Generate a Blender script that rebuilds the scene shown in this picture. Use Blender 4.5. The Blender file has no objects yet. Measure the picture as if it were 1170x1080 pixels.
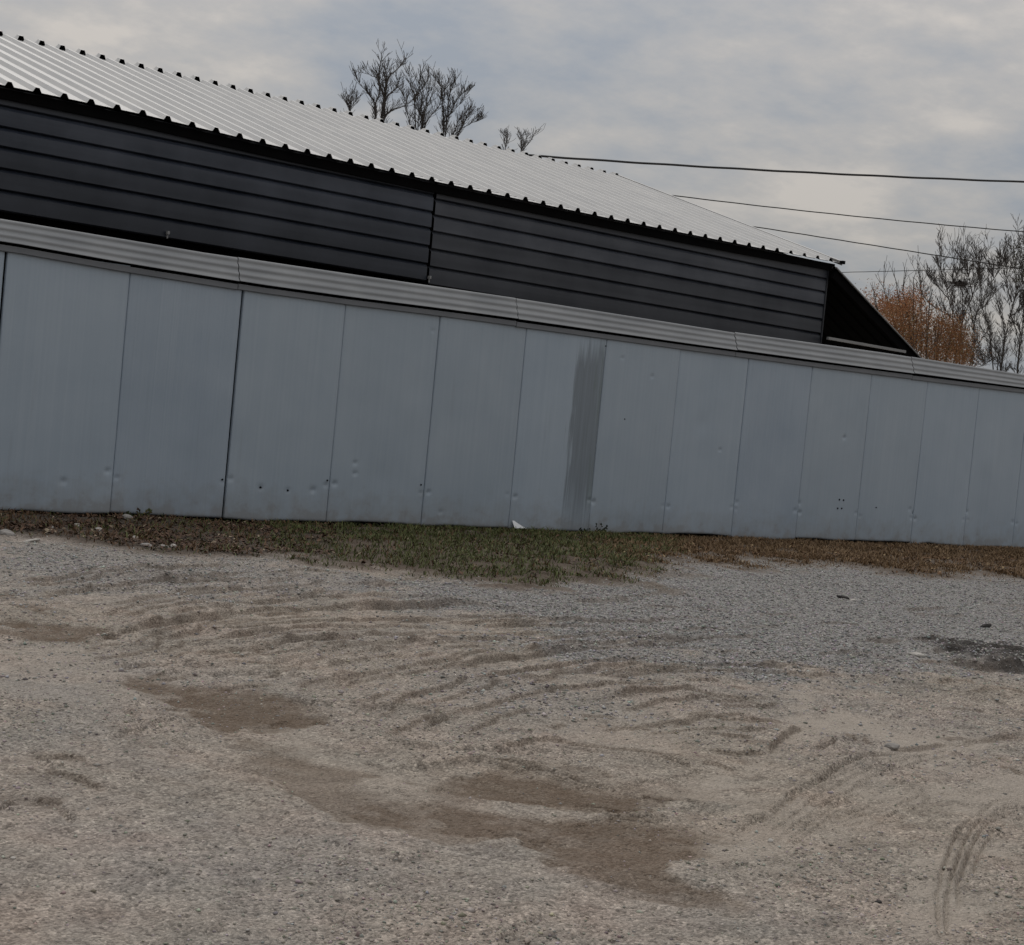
import bpy, math, random
import numpy as np
rng = np.random.default_rng(7)
random.seed(7)
scene = bpy.context.scene
COL = scene.collection

# ------------------------------------------------------------------ camera
CAM = np.array([-5.312043, -14.356397, 1.320142])
YAW, PITCH, ROLL, F = 0.6664841, -0.0373271, 0.0957675, 1850.0
def cam_axes():
    cy, sy = math.cos(YAW), math.sin(YAW); cp, sp = math.cos(PITCH), math.sin(PITCH)
    cr, sr = math.cos(ROLL), math.sin(ROLL)
    f = np.array([sy*cp, cy*cp, sp]); r = np.array([cy, -sy, 0.0]); u = np.cross(r, f)
    return cr*r+sr*u, -sr*r+cr*u, f
AR, AU, AF = cam_axes()
def ray(x, y): return AF+(x-585)/F*AR-(y-540)/F*AU
def onY(x, y, Y):
    d = ray(x, y); return CAM+(Y-CAM[1])/d[1]*d
def onG(x, y, Z=0.0):
    d = ray(x, y); return CAM+(Z-CAM[2])/d[2]*d
from mathutils import Matrix
cd = bpy.data.cameras.new('camera'); cam = bpy.data.objects.new('camera', cd); COL.objects.link(cam)
cd.sensor_fit = 'HORIZONTAL'; cd.sensor_width = 36.0; cd.lens = 36.0*F/1170.0
cd.clip_start = 0.05; cd.clip_end = 6000
M = Matrix.Identity(4)
for i in range(3):
    M[i][0] = AR[i]; M[i][1] = AU[i]; M[i][2] = -AF[i]; M[i][3] = CAM[i]
cam.matrix_world = M
scene.camera = cam

# ------------------------------------------------------------------ helpers
def tag(o, label=None, cat=None, group=None, kind=None):
    if label: o['label'] = label
    if cat: o['category'] = cat
    if group: o['group'] = group
    if kind: o['kind'] = kind
    return o
ORG = {}
def thing(name, label, cat, loc=(0, 0, 0), group=None):
    o = bpy.data.objects.new(name, None); COL.objects.link(o); o.location = loc
    o.empty_display_size = 0.3
    ORG[o.name] = np.array(loc, float)
    return tag(o, label, cat, group)
def obj(name, verts, faces, mat, parent=None, loc=None, smooth=False, colors=None):
    v = np.asarray(verts, np.float64).reshape(-1, 3)
    base = ORG[parent.name] if parent else (np.array(loc, float) if loc is not None else np.zeros(3))
    v = v-base
    me = bpy.data.meshes.new(name)
    if isinstance(faces, np.ndarray):
        nf, k = faces.shape
        me.vertices.add(len(v)); me.vertices.foreach_set('co', v.astype(np.float32).ravel())
        me.loops.add(nf*k); me.loops.foreach_set('vertex_index', faces.astype(np.int32).ravel())
        me.polygons.add(nf); me.polygons.foreach_set('loop_start', np.arange(0, nf*k, k, dtype=np.int32))
        me.update(calc_edges=True); me.validate()
    else:
        me.from_pydata([tuple(p) for p in v], [], faces); me.update()
    if smooth: me.polygons.foreach_set('use_smooth', np.ones(len(me.polygons), dtype=bool))
    if colors is not None:
        at = me.attributes.new('tint', 'FLOAT_COLOR', 'POINT')
        at.data.foreach_set('color', np.asarray(colors, np.float32).ravel())
    me.materials.append(mat)
    o = bpy.data.objects.new(name, me); COL.objects.link(o)
    if parent: o.parent = parent
    elif loc is not None: o.location = loc
    ORG[o.name] = base
    return o
class MB:
    def __init__(s): s.v = []; s.f = []; s.n = 0
    def add(s, v, f):
        v = np.asarray(v, float).reshape(-1, 3)
        s.v.append(v); s.f += [tuple(i+s.n for i in q) for q in f]; s.n += len(v)
    def box(s, x0, x1, y0, y1, z0, z1):
        s.add([(x0,y0,z0),(x1,y0,z0),(x1,y1,z0),(x0,y1,z0),(x0,y0,z1),(x1,y0,z1),(x1,y1,z1),(x0,y1,z1)],
              [(0,3,2,1),(4,5,6,7),(0,1,5,4),(1,2,6,5),(2,3,7,6),(3,0,4,7)])
    def beam(s, a, b, w, h, up=(0,0,1)):
        a = np.array(a, float); b = np.array(b, float); d = (b-a)/np.linalg.norm(b-a)
        si = np.cross(d, up); si /= np.linalg.norm(si); uu = np.cross(si, d)
        c = [(-1,-1),(1,-1),(1,1),(-1,1)]
        s.add([a+si*w/2*i+uu*h/2*j for i, j in c]+[b+si*w/2*i+uu*h/2*j for i, j in c],
              [(0,3,2,1),(4,5,6,7),(0,1,5,4),(1,2,6,5),(2,3,7,6),(3,0,4,7)])
    def extrude_x(s, prof, xs, zf=None, close=False):
        # prof: list of (y,z); xs: list of x; zf(x,y,z)-> z
        n = len(prof); V = []
        for x in xs:
            for y, z in prof: V.append((x, y, zf(x, y, z) if zf else z))
        Fc = []
        m = n if close else n-1
        for i in range(len(xs)-1):
            for j in range(m):
                k = (j+1) % n
                Fc.append((i*n+j, (i+1)*n+j, (i+1)*n+k, i*n+k))
        if close: Fc += [tuple(range(n)), tuple(range((len(xs)-1)*n, len(xs)*n))[::-1]]
        s.add(V, Fc)
    def tube(s, pts, rad, k=5, cap=True):
        pts = np.asarray(pts, float); n = len(pts)
        T = np.gradient(pts, axis=0); V = []
        ref = np.array([0.31, 0.77, 0.55])
        for i in range(n):
            t = T[i]/(np.linalg.norm(T[i])+1e-9)
            a = np.cross(t, ref); a /= np.linalg.norm(a)+1e-9; b = np.cross(t, a)
            for j in range(k):
                g = 2*math.pi*j/k
                V.append(pts[i]+rad[i]*(math.cos(g)*a+math.sin(g)*b))
        Fc = [(i*k+j, i*k+(j+1) % k, (i+1)*k+(j+1) % k, (i+1)*k+j) for i in range(n-1) for j in range(k)]
        if cap: Fc += [tuple(range(k))[::-1], tuple(range((n-1)*k, n*k))]
        s.add(V, Fc)
    def build(s, name, mat, parent=None, loc=None, smooth=False):
        return obj(name, np.concatenate(s.v), s.f, mat, parent, loc, smooth)

def vnoise(x, y, seed=0):
    # smooth value noise, vectorised, in -1..1
    r = np.random.default_rng(seed+1000); tab = r.random((256, 256))*2-1
    xi = np.floor(x).astype(np.int64); yi = np.floor(y).astype(np.int64)
    fx = x-xi; fy = y-yi; fx = fx*fx*(3-2*fx); fy = fy*fy*(3-2*fy)
    a = tab[xi & 255, yi & 255]; b = tab[(xi+1) & 255, yi & 255]
    c = tab[xi & 255, (yi+1) & 255]; d = tab[(xi+1) & 255, (yi+1) & 255]
    return (a*(1-fx)+b*fx)*(1-fy)+(c*(1-fx)+d*fx)*fy
def sstep(a, b, x):
    t = np.clip((x-a)/(b-a), 0, 1); return t*t*(3-2*t)

# ------------------------------------------------------------------ materials
def new_mat(name):
    m = bpy.data.materials.new(name); m.use_nodes = True
    nt = m.node_tree; b = nt.nodes['Principled BSDF']
    return m, nt, b
def N(nt, t, **kw):
    n = nt.nodes.new(t)
    for k, v in kw.items():
        if hasattr(n, k) and k not in n.inputs: setattr(n, k, v)
        else: n.inputs[k].default_value = v
    return n
def ramp(nt, src, stops, interp='LINEAR'):
    r = nt.nodes.new('ShaderNodeValToRGB'); r.color_ramp.interpolation = interp
    el = r.color_ramp.elements
    while len(el) < len(stops): el.new(0.5)
    for e, (p, c) in zip(el, stops):
        e.position = p; e.color = (c, c, c, 1) if isinstance(c, (int, float)) else (*c, 1)
    nt.links.new(src, r.inputs[0]); return r.outputs[0]
def mixc(nt, fac, a, b, mode='MIX'):
    n = nt.nodes.new('ShaderNodeMix'); n.data_type = 'RGBA'; n.blend_type = mode
    for sock, val in ((n.inputs[0], fac), (n.inputs[6], a), (n.inputs[7], b)):
        if hasattr(val, 'is_linked') or isinstance(val, bpy.types.NodeSocket): nt.links.new(val, sock)
        elif isinstance(val, (int, float)): sock.default_value = val if sock.type == 'VALUE' else (val, val, val, 1)
        else: sock.default_value = (*val, 1)
    return n.outputs[2]
def math_(nt, op, a, b=None, clamp=False):
    n = nt.nodes.new('ShaderNodeMath'); n.operation = op; n.use_clamp = clamp
    for i, v in enumerate((a, b)):
        if v is None: continue
        if isinstance(v, bpy.types.NodeSocket): nt.links.new(v, n.inputs[i])
        else: n.inputs[i].default_value = v
    return n.outputs[0]
def coords(nt, scale=(1, 1, 1)):
    tc = nt.nodes.new('ShaderNodeTexCoord'); mp = nt.nodes.new('ShaderNodeMapping')
    mp.inputs['Scale'].default_value = scale
    nt.links.new(tc.outputs['Object'], mp.inputs[0]); return mp.outputs[0]
def noise(nt, vec, scale, detail=4, rough=0.55):
    n = nt.nodes.new('ShaderNodeTexNoise'); n.inputs['Scale'].default_value = scale
    n.inputs['Detail'].default_value = detail; n.inputs['Roughness'].default_value = rough
    nt.links.new(vec, n.inputs['Vector']); return n.outputs['Fac']
def bump(nt, b, h, strength, dist=0.01):
    n = nt.nodes.new('ShaderNodeBump'); n.inputs['Strength'].default_value = strength
    n.inputs['Distance'].default_value = dist
    nt.links.new(h, n.inputs['Height']); nt.links.new(n.outputs[0], b.inputs['Normal'])

def paint_mat(name, c1, c2, rough=0.5, metal=0.0, streak=(30, 30, 0.7), bumpk=0.15, spec=0.5, extra=None):
    m, nt, b = new_mat(name)
    v0 = coords(nt); v1 = coords(nt, streak)
    n1 = noise(nt, v0, 1.3, 5); n2 = noise(nt, v1, 1.0, 3)
    f = math_(nt, 'ADD', math_(nt, 'MULTIPLY', n1, 0.6), math_(nt, 'MULTIPLY', n2, 0.4))
    c = mixc(nt, ramp(nt, f, [(0.33, 0.0), (0.67, 1.0)]), c1, c2)
    n3 = noise(nt, v0, 60, 3)
    c = mixc(nt, ramp(nt, n3, [(0.70, 0.0), (0.80, 0.35)]), c, tuple(0.55*q for q in c1))
    if 'metal' in name and 'grey' in name:
        oi = nt.nodes.new('ShaderNodeObjectInfo')
        c = mixc(nt, 1.0, c, ramp(nt, oi.outputs['Random'], [(0.0, (.975, .972, .97)), (0.5, (1, 1, 1)), (1.0, (1.015, 1.02, 1.03))]), 'MULTIPLY')
        tc = nt.nodes.new('ShaderNodeTexCoord'); sz = nt.nodes.new('ShaderNodeSeparateXYZ'); nt.links.new(tc.outputs['Object'], sz.inputs[0])
        sp_ = math_(nt, 'ADD', sz.outputs[2], math_(nt, 'MULTIPLY', math_(nt, 'SUBTRACT', noise(nt, v0, 6, 5, 0.65), 0.5), 0.9))
        c = mixc(nt, ramp(nt, sp_, [(0.0, 0.5), (0.12, 0.22), (0.36, 0.0)]), c, (0.21, 0.185, 0.155))
        rs_ = noise(nt, coords(nt, (9, 1, .55)), 1.0, 5, 0.7)
        c = mixc(nt, ramp(nt, rs_, [(0.60, 0.0), (0.76, 0.22)]), c, (0.20, 0.225, 0.25))
    if extra: c = extra(nt, c)
    nt.links.new(c, b.inputs['Base Color'])
    b.inputs['Metallic'].default_value = metal
    b.inputs['Specular IOR Level'].default_value = spec
    nt.links.new(ramp(nt, n1, [(0.3, rough-0.08), (0.7, rough+0.1)]), b.inputs['Roughness'])
    bump(nt, b, n2, bumpk, 0.004)
    return m
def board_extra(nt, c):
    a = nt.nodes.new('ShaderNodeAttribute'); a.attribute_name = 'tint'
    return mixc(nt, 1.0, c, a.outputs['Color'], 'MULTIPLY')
def stain_extra(nt, c):
    tc = nt.nodes.new('ShaderNodeTexCoord'); sx = nt.nodes.new('ShaderNodeSeparateXYZ')
    nt.links.new(tc.outputs['Object'], sx.inputs[0])
    vs = coords(nt, (24, 1, 0.75)); st = noise(nt, vs, 1.0, 4, 0.6)
    vb = coords(nt, (3.5, 1, 1.5)); sb = noise(nt, vb, 1.0, 3, 0.6)
    # left edge of the worn strip wanders; right edge follows the seam
    xx = math_(nt, 'ADD', sx.outputs[0], math_(nt, 'MULTIPLY', math_(nt, 'SUBTRACT', st, 0.5), 0.42))
    xx = math_(nt, 'ADD', xx, math_(nt, 'MULTIPLY', math_(nt, 'SUBTRACT', sb, 0.5), 0.10))
    left = ramp(nt, math_(nt, 'SUBTRACT', xx, 6.3), [(0.44, 0.0), (0.50, 1.0)])
    zz = math_(nt, 'ADD', sx.outputs[2], math_(nt, 'MULTIPLY', math_(nt, 'SUBTRACT', st, 0.5), 1.0))
    top = ramp(nt, math_(nt, 'MULTIPLY', zz, 0.4), [(0.80, 1.0), (0.90, 0.0)])
    bot = ramp(nt, zz, [(0.0, 0.25), (0.55, 1.0)])
    fac = math_(nt, 'MULTIPLY', math_(nt, 'MULTIPLY', left, top), bot)
    fac = math_(nt, 'MULTIPLY', fac, ramp(nt, st, [(0.32, 0.74), (0.6, 1.0)]))
    c = mixc(nt, fac, c, (0.185, 0.218, 0.250))
    # faint green algae run by the seam
    gr = ramp(nt, math_(nt, 'SUBTRACT', xx, 6.3), [(0.78, 0.0), (0.86, 0.35), (0.95, 0.0)])
    gr = math_(nt, 'MULTIPLY', gr, ramp(nt, sb, [(0.45, 0.0), (0.65, 1.0)]))
    return mixc(nt, gr, c, (0.10, 0.16, 0.09))

PC1, PC2 = (0.315, 0.380, 0.446), (0.376, 0.438, 0.498)
M_panel = paint_mat('grey_painted_metal', PC1, PC2, 0.42, 0.0, (34, 1, 0.35), 0.22, 0.5)
M_panel_rib = paint_mat('grey_ribbed_metal', (0.290, 0.355, 0.428), (0.366, 0.428, 0.494), 0.42, 0.0, (60, 1, 0.12), 0.5, 0.5)
M_panel_stain = paint_mat('grey_stained_metal', PC1, PC2, 0.45, 0.0, (34, 1, 0.35), 0.22, 0.5, stain_extra)
M_cap = paint_mat('galvanised_cap', (0.20, 0.213, 0.228), (0.335, 0.348, 0.358), 0.5, 0.0, (1.2, 6, 14), 0.2, 0.5)
M_trim = paint_mat('grey_trim', (0.13, 0.14, 0.155), (0.19, 0.20, 0.215), 0.5, 0.0, (3, 5, 12), 0.2)
M_roof = paint_mat('pale_roof_sheet', (0.57, 0.57, 0.565), (0.68, 0.675, 0.66), 0.5, 0.0, (9, 0.35, 0.35), 0.12, 0.4)
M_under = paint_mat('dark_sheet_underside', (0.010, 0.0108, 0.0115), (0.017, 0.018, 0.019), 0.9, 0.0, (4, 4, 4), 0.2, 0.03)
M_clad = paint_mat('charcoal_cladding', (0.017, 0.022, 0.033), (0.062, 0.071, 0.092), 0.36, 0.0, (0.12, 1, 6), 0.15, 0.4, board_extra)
M_plain = paint_mat('charcoal_sheet', (0.014, 0.016, 0.021), (0.035, 0.038, 0.044), 0.45, 0.0, (2, 2, 2), 0.1, 0.3)
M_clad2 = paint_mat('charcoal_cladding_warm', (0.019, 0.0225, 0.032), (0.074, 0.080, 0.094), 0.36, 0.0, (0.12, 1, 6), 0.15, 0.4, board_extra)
M_dark = paint_mat('black_timber', (0.003, 0.003, 0.0035), (0.006, 0.0055, 0.0055), 0.85, 0.0, (3, 3, 3), 0.3, 0.05)
M_bar = paint_mat('grey_steel_bar', (0.22, 0.22, 0.22), (0.32, 0.32, 0.31), 0.5, 0.0, (2, 8, 8), 0.1)
M_wire = paint_mat('black_cable', (0.012, 0.012, 0.013), (0.02, 0.02, 0.02), 0.6, 0.0, (5, 5, 5), 0.1)
M_white = paint_mat('bare_bent_metal', (0.72, 0.73, 0.74), (0.82, 0.83, 0.84), 0.4, 0.0, (6, 6, 6), 0.1)
M_bark = paint_mat('dark_bark', (0.048, 0.043, 0.040), (0.095, 0.085, 0.078), 0.85, 0.0, (6, 6, 2), 0.4, 0.2)
M_bark2 = paint_mat('grey_bark', (0.055, 0.050, 0.047), (0.115, 0.104, 0.097), 0.85, 0.0, (6, 6, 2), 0.4, 0.2)

def tint_mat(name, rough=0.8, spec=0.2, vari=0.25, trans=0.0):
    m, nt, b = new_mat(name)
    a = nt.nodes.new('ShaderNodeAttribute'); a.attribute_name = 'tint'
    v = coords(nt); n = noise(nt, v, 40, 3)
    c = mixc(nt, vari, a.outputs['Color'], ramp(nt, n, [(0.3, 0.3), (0.7, 1.3)]), 'MULTIPLY')
    nt.links.new(c, b.inputs['Base Color']); b.inputs['Roughness'].default_value = rough
    b.inputs['Specular IOR Level'].default_value = spec
    return m
M_grass = tint_mat('grass_blades', 0.7, 0.25)
M_stones = tint_mat('loose_stones', 0.9, 0.2, 0.5)
M_leaf = tint_mat('autumn_leaves', 0.75, 0.2)
def stone_mat(name, c1, c2):
    m, nt, b = new_mat(name); v = coords(nt)
    n = noise(nt, v, 14, 6, 0.65)
    nt.links.new(mixc(nt, ramp(nt, n, [(0.35, 0.0), (0.65, 1.0)]), c1, c2), b.inputs['Base Color'])
    b.inputs['Roughness'].default_value = 0.9; bump(nt, b, noise(nt, v, 60, 4), 0.5, 0.01); return m
M_rock_pale = stone_mat('pale_stone', (0.38, 0.36, 0.33), (0.55, 0.52, 0.48))
M_rock_grey = stone_mat('grey_stone', (0.20, 0.19, 0.18), (0.33, 0.31, 0.29))
M_rock_dark = stone_mat('dark_clod', (0.016, 0.015, 0.014), (0.035, 0.032, 0.030))

# ground: fine pale gravel, brown damp dirt, coarse grey gravel
def ground_material():
    m, nt, b = new_mat('gravel_yard')
    a = nt.nodes.new('ShaderNodeAttribute'); a.attribute_name = 'tint'
    sp = nt.nodes.new('ShaderNodeSeparateColor'); nt.links.new(a.outputs['Color'], sp.inputs[0])
    v = coords(nt)
    big = noise(nt, v, 0.55, 5, 0.6); mid = noise(nt, v, 5, 5, 0.65); fine = noise(nt, v, 38, 4, 0.7)
    base = mixc(nt, ramp(nt, big, [(0.35, 0.0), (0.65, 1.0)]), (0.308, 0.276, 0.250), (0.304, 0.260, 0.212))
    base = mixc(nt, ramp(nt, mid, [(0.35, 0.0), (0.7, 0.8)]), base, (0.400, 0.355, 0.305))
    def vor(scale):
        n = nt.nodes.new('ShaderNodeTexVoronoi'); n.inputs['Scale'].default_value = scale
        n.inputs['Randomness'].default_value = 1.0
        nt.links.new(v, n.inputs['Vector']); return n
    v1 = vor(92); v2 = vor(38); v3 = vor(150)
    def val(n):
        s = nt.nodes.new('ShaderNodeSeparateColor'); nt.links.new(n.outputs['Color'], s.inputs[0]); return s.outputs[0]
    g1 = mixc(nt, 1.0, base, ramp(nt, val(v1), [(0.0, 0.60), (0.3, 0.93), (0.8, 1.09), (1.0, 1.42)]), 'MULTIPLY')
    g1 = mixc(nt, 1.0, g1, ramp(nt, val(v3), [(0.0, 0.75), (1.0, 1.25)]), 'MULTIPLY')
    mot = noise(nt, v, 11, 4, 0.6); mo2 = noise(nt, v, 2.2, 4, 0.6)
    g1 = mixc(nt, 1.0, g1, ramp(nt, mot, [(0.32, (.78, .76, .75)), (0.5, (1, 1, 1)), (0.68, (1.15, 1.15, 1.14))]), 'MULTIPLY')
    g1 = mixc(nt, 1.0, g1, ramp(nt, mo2, [(0.34, (.88, .90, .90)), (0.5, (1, 1, 1)), (0.66, (1.08, 1.04, 1.04))]), 'MULTIPLY')
    # smooth, compacted sandy tracks
    sm = mixc(nt, ramp(nt, fine, [(0.3, 0.0), (0.7, 1.0)]), (0.385, 0.338, 0.286), (0.455, 0.404, 0.348))
    sm = mixc(nt, 0.24, sm, g1)
    c = mixc(nt, sp.outputs[2], g1, sm)
    cg = mixc(nt, val(v2), (0.165, 0.160, 0.157), (0.40, 0.388, 0.375))
    cg = mixc(nt, 0.6, cg, mixc(nt, val(v1), (0.13, 0.125, 0.12), (0.44, 0.425, 0.405)))
    c = mixc(nt, sp.outputs[1], c, cg)
    dr = mixc(nt, ramp(nt, fine, [(0.3, 0.0), (0.7, 1.0)]), (0.084, 0.054, 0.032), (0.136, 0.091, 0.057))
    dr = mixc(nt, 0.20, dr, g1)
    c = mixc(nt, sp.outputs[0], c, dr)
    c = mixc(nt, a.outputs['Alpha'], c, mixc(nt, mid, (0.035, 0.032, 0.030), (0.08, 0.072, 0.066)))
    nt.links.new(c, b.inputs['Base Color']); b.inputs['Roughness'].default_value = 0.95
    b.inputs['Specular IOR Level'].default_value = 0.15
    h = math_(nt, 'ADD', math_(nt, 'MULTIPLY', v1.outputs['Distance'], -0.5), math_(nt, 'MULTIPLY', fine, 0.8))
    h = math_(nt, 'ADD', h, math_(nt, 'MULTIPLY', math_(nt, 'MULTIPLY', v2.outputs['Distance'], -0.8), sp.outputs[1]))
    bump(nt, b, h, 1.0, 0.016)
    return m
M_ground = ground_material()

# ------------------------------------------------------------------ ground
GX = np.array([-30, -5, -0.7, .35, 1.44, 2.47, 3.4, 4.63, 7.3, 9.4, 12, 30])
GY = np.array([-2.2, -2.0, -2.2, -2.95, -3.7, -4.5, -4.4, -3.6, -2.9, -3.8, -4.0, -4.0])
def grass_edge(x): return np.interp(x, GX, GY)
def az(x, y):
    # bearing from the middle of the yard's entrance, stretched so that the strip's sections are easy to set
    return 26.37+np.degrees(np.arctan(np.tan(np.arctan2(x-CAM[0], y-CAM[1])-YAW)*1.578))
# strokes: pixel polyline on the photo -> ground, width (m), depth (m)
ST = [
 ([(155,723),(215,712),(275,700)], .055, .035), ([(295,701),(345,696)], .05, .022), ([(130,706),(190,696),(250,685)], .05, .02),
 ([(160,664),(250,662),(310,662)], .07, .025), ([(185,680),(230,675),(290,671)], .06, .025), ([(60,655),(130,650),(230,648)], .08, .02),
 ([(250,747),(300,741),(345,733),(400,728)], .055, .035), ([(400,727),(500,720)], .05, .025), ([(250,760),(330,755)], .05, .015),
 ([(340,790),(365,781),(400,772)], .045, .02), ([(380,694),(470,690),(545,690)], .07, .028), ([(300,684),(360,678),(420,676)], .06, .022),
 ([(505,740),(565,737)], .05, .022), ([(500,765),(550,755),(610,747),(690,739)], .05, .025), ([(415,805),(450,788)], .035, .02),
 ([(548,712),(620,712)], .06, .02), ([(610,729),(700,728),(770,733)], .06, .018), ([(695,776),(730,770),(790,767)], .05, .024),
 ([(530,838),(575,815),(620,803)], .04, .018), ([(650,690),(730,687)], .08, .03), ([(700,740),(790,733),(880,728)], .06, .02),
 ([(430,735),(470,732)], .06, .02), ([(440,752),(500,745)], .05, .02), ([(440,880),(500,873),(560,868),(620,872)], .03, .02),
 ([(560,868),(640,885),(700,900)], .035, .018), ([(680,930),(740,938),(775,934)], .03, .016), ([(640,915),(700,925),(760,932)], .03, .015),
 ([(35,866),(100,871)], .05, .022), ([(45,887),(90,893),(120,906)], .05, .025), ([(0,925),(30,921)], .05, .022), ([(40,917),(75,917)], .05, .022),
 ([(40,877),(80,882)], .04, .018), ([(65,925),(85,940)], .03, .015), ([(225,1062),(250,1058),(290,1064)], .02, .012),
 ([(832,968),(850,950),(875,932),(910,905),(955,882),(1010,864),(1060,853)], .03, .022), ([(855,978),(890,943),(925,915),(965,892),(1050,860),(1110,848)], .014, .012),
 ([(870,982),(905,946),(940,920),(985,894),(1060,865),(1130,850)], .014, .013), ([(885,980),(920,945),(955,920),(1000,897)], .014, .011), ([(900,975),(930,948),(965,922)], .014, .010),
 ([(935,946),(1000,931),(1040,915),(1062,904)], .014, .012), ([(942,951),(1010,938),(1050,922),(1066,909)], .013, .012), ([(952,956),(1020,944),(1062,926)], .013, .011), ([(945,940),(985,925),(1025,912)], .03, .014),
 ([(1180,902),(1130,922),(1095,955),(1080,985),(1070,1020),(1072,1060),(1085,1095)], .013, .013), ([(1180,910),(1140,928),(1108,955),(1093,985),(1082,1020),(1080,1060),(1090,1095)], .013, .014),
 ([(1180,918),(1150,932),(1120,955),(1105,980),(1095,1010),(1093,1050)], .013, .013), ([(1180,926),(1135,955),(1118,980),(1108,1010)], .013, .010),
 ([(1000,1010),(1060,1006),(1120,1012)], .02, .008), ([(700,905),(790,912),(830,930)], .03, .012), ([(260,905),(330,935),(420,985)], .03, .010), ([(120,800),(200,850),(300,890)], .035, .010),
 ([(872,862),(895,843),(915,825)], .04, .03), ([(800,858),(840,862),(880,860)], .05, .025), ([(800,870),(840,875)], .04, .018),
 ([(930,860),(960,848),(1000,843)], .03, .018), ([(960,838),(1000,850)], .05, .02), ([(1020,855),(1060,850),(1090,848)], .04, .02),
 ([(1060,838),(1110,845),(1170,842)], .05, .02), ([(1140,875),(1170,885)], .05, .03), ([(1030,735),(1060,742),(1100,740)], .07, .03),
 ([(1060,752),(1110,748),(1170,755)], .09, .045), ([(1080,762),(1130,768),(1175,768)], .09, .05), ([(1100,742),(1140,745),(1175,748)], .08, .04),
 ([(980,735),(1010,740),(1035,742)], .06, .025), ([(170,990),(190,1003)], .03, .015), ([(440,985),(470,978)], .04, .02),
]
rs = random.Random(3)
ARCS = [[(60,742),(155,723),(275,700),(400,691),(520,690),(640,697)], [(210,757),(250,747),(345,733),(440,725),(560,722),(690,728)], [(330,794),(400,772),(500,755),(610,742),(720,734),(830,732)],
        [(90,700),(190,681),(300,670),(420,668),(520,674)], [(20,690),(110,670),(230,657),(350,655),(450,660)], [(140,742),(230,722),(340,709),(450,703),(560,706)], [(280,772),(370,750),(470,738),(580,733)],
        [(400,822),(470,792),(560,772),(660,760),(780,757)], [(170,712),(260,692),(360,682),(470,680),(560,684)], [(420,845),(500,815),(590,795),(690,783),(800,778)], [(0,668),(90,656),(200,646),(300,648)],
        [(300,758),(400,738),(500,729),(620,728)], [(480,700),(580,704),(690,712),(800,712)], [(240,733),(330,718),(430,712),(520,713)], [(640,770),(740,762),(850,764),(960,772)],
        [(690,800),(790,790),(900,800)], [(720,830),(810,822),(900,828)], [(560,850),(640,842),(730,852),(800,868)]]
for A_ in ARCS:
    ST.append(([(x+rs.uniform(-6, 6), y+rs.uniform(-2, 2)) for x, y in A_], .045, rs.uniform(.018, .030)))
    if rs.random() < .7:
        o = rs.uniform(5, 9); ST.append(([(x+rs.uniform(-6, 6)+8, y+o*(1 if y > 700 else .8)+rs.uniform(-1.5, 1.5)) for x, y in A_[:rs.randint(3, len(A_))]], .035, rs.uniform(.012, .022)))
for _ in range(35):   # fainter scrapes left by turning vehicles
    x = rs.uniform(60, 780); y = rs.uniform(662, 850); l = rs.uniform(25, 100); s = rs.uniform(-0.22, 0.0)+(y-662)/188*-0.12
    ST.append(([(x, y), (x+l*.5, y+s*l*.5-rs.uniform(0, 2)), (x+l, y+s*l)], rs.uniform(.03, .06), rs.uniform(.006, .017)))
for _ in range(55):
    x = rs.uniform(560, 1150); y = rs.uniform(690, 850); l = rs.uniform(20, 80); s = rs.uniform(-0.05, 0.1)
    ST.append(([(x, y), (x+l, y+s*l)], rs.uniform(.03, .06), rs.uniform(.006, .016)))
for _ in range(60):
    x = rs.uniform(0, 1150); y = rs.uniform(860, 1075); l = rs.uniform(15, 60); s = rs.uniform(-0.35, 0.25)
    ST.append(([(x, y), (x+l, y+s*l)], rs.uniform(.018, .035), rs.uniform(.004, .011)))
DIRT = [([(0,672),(40,690),(80,706),(115,722),(70,730),(0,736)], .95), ([(160,777),(255,774),(290,795),(318,812),(300,832),(250,828),(205,806)], .9),
        ([(255,828),(330,858),(400,882),(475,920),(462,945),(390,908),(305,874)], .6),
        ([(500,935),(540,905),(600,885),(660,896),(735,920),(770,955),(735,985),(660,975),(590,950)], .85), ([(640,975),(720,985),(775,1010),(765,1045),(710,1030),(650,1000)], .75), ([(470,925),(520,935),(560,965),(500,965)], .5),
        ([(590,874),(680,886),(770,908),(765,920),(670,903)], .6), ([(30,855),(110,862),(130,910),(70,945),(0,930),(0,900)], .35),
        ([(800,872),(812,905),(770,905),(765,880)], .25), ([(0,575),(300,588),(420,600),(420,640),(330,632),(200,622),(100,610),(0,603)], .8)]
GRAV = [([(420,668),(560,650),(700,645),(760,636),(960,632),(1250,650),(1250,778),(1060,772),(960,770),(800,768),(700,758),(620,742),(540,700)], 1.0),
        ([(585,790),(650,785),(690,800),(640,815),(590,808)], .3), ([(-60,900),(130,930),(420,960),(520,1010),(420,1100),(-60,1100)], .2), ([(0,612),(220,637),(420,660),(300,690),(120,680),(0,690)], .6), ([(0,800),(120,810),(160,850),(0,860)], .4)]
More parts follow.
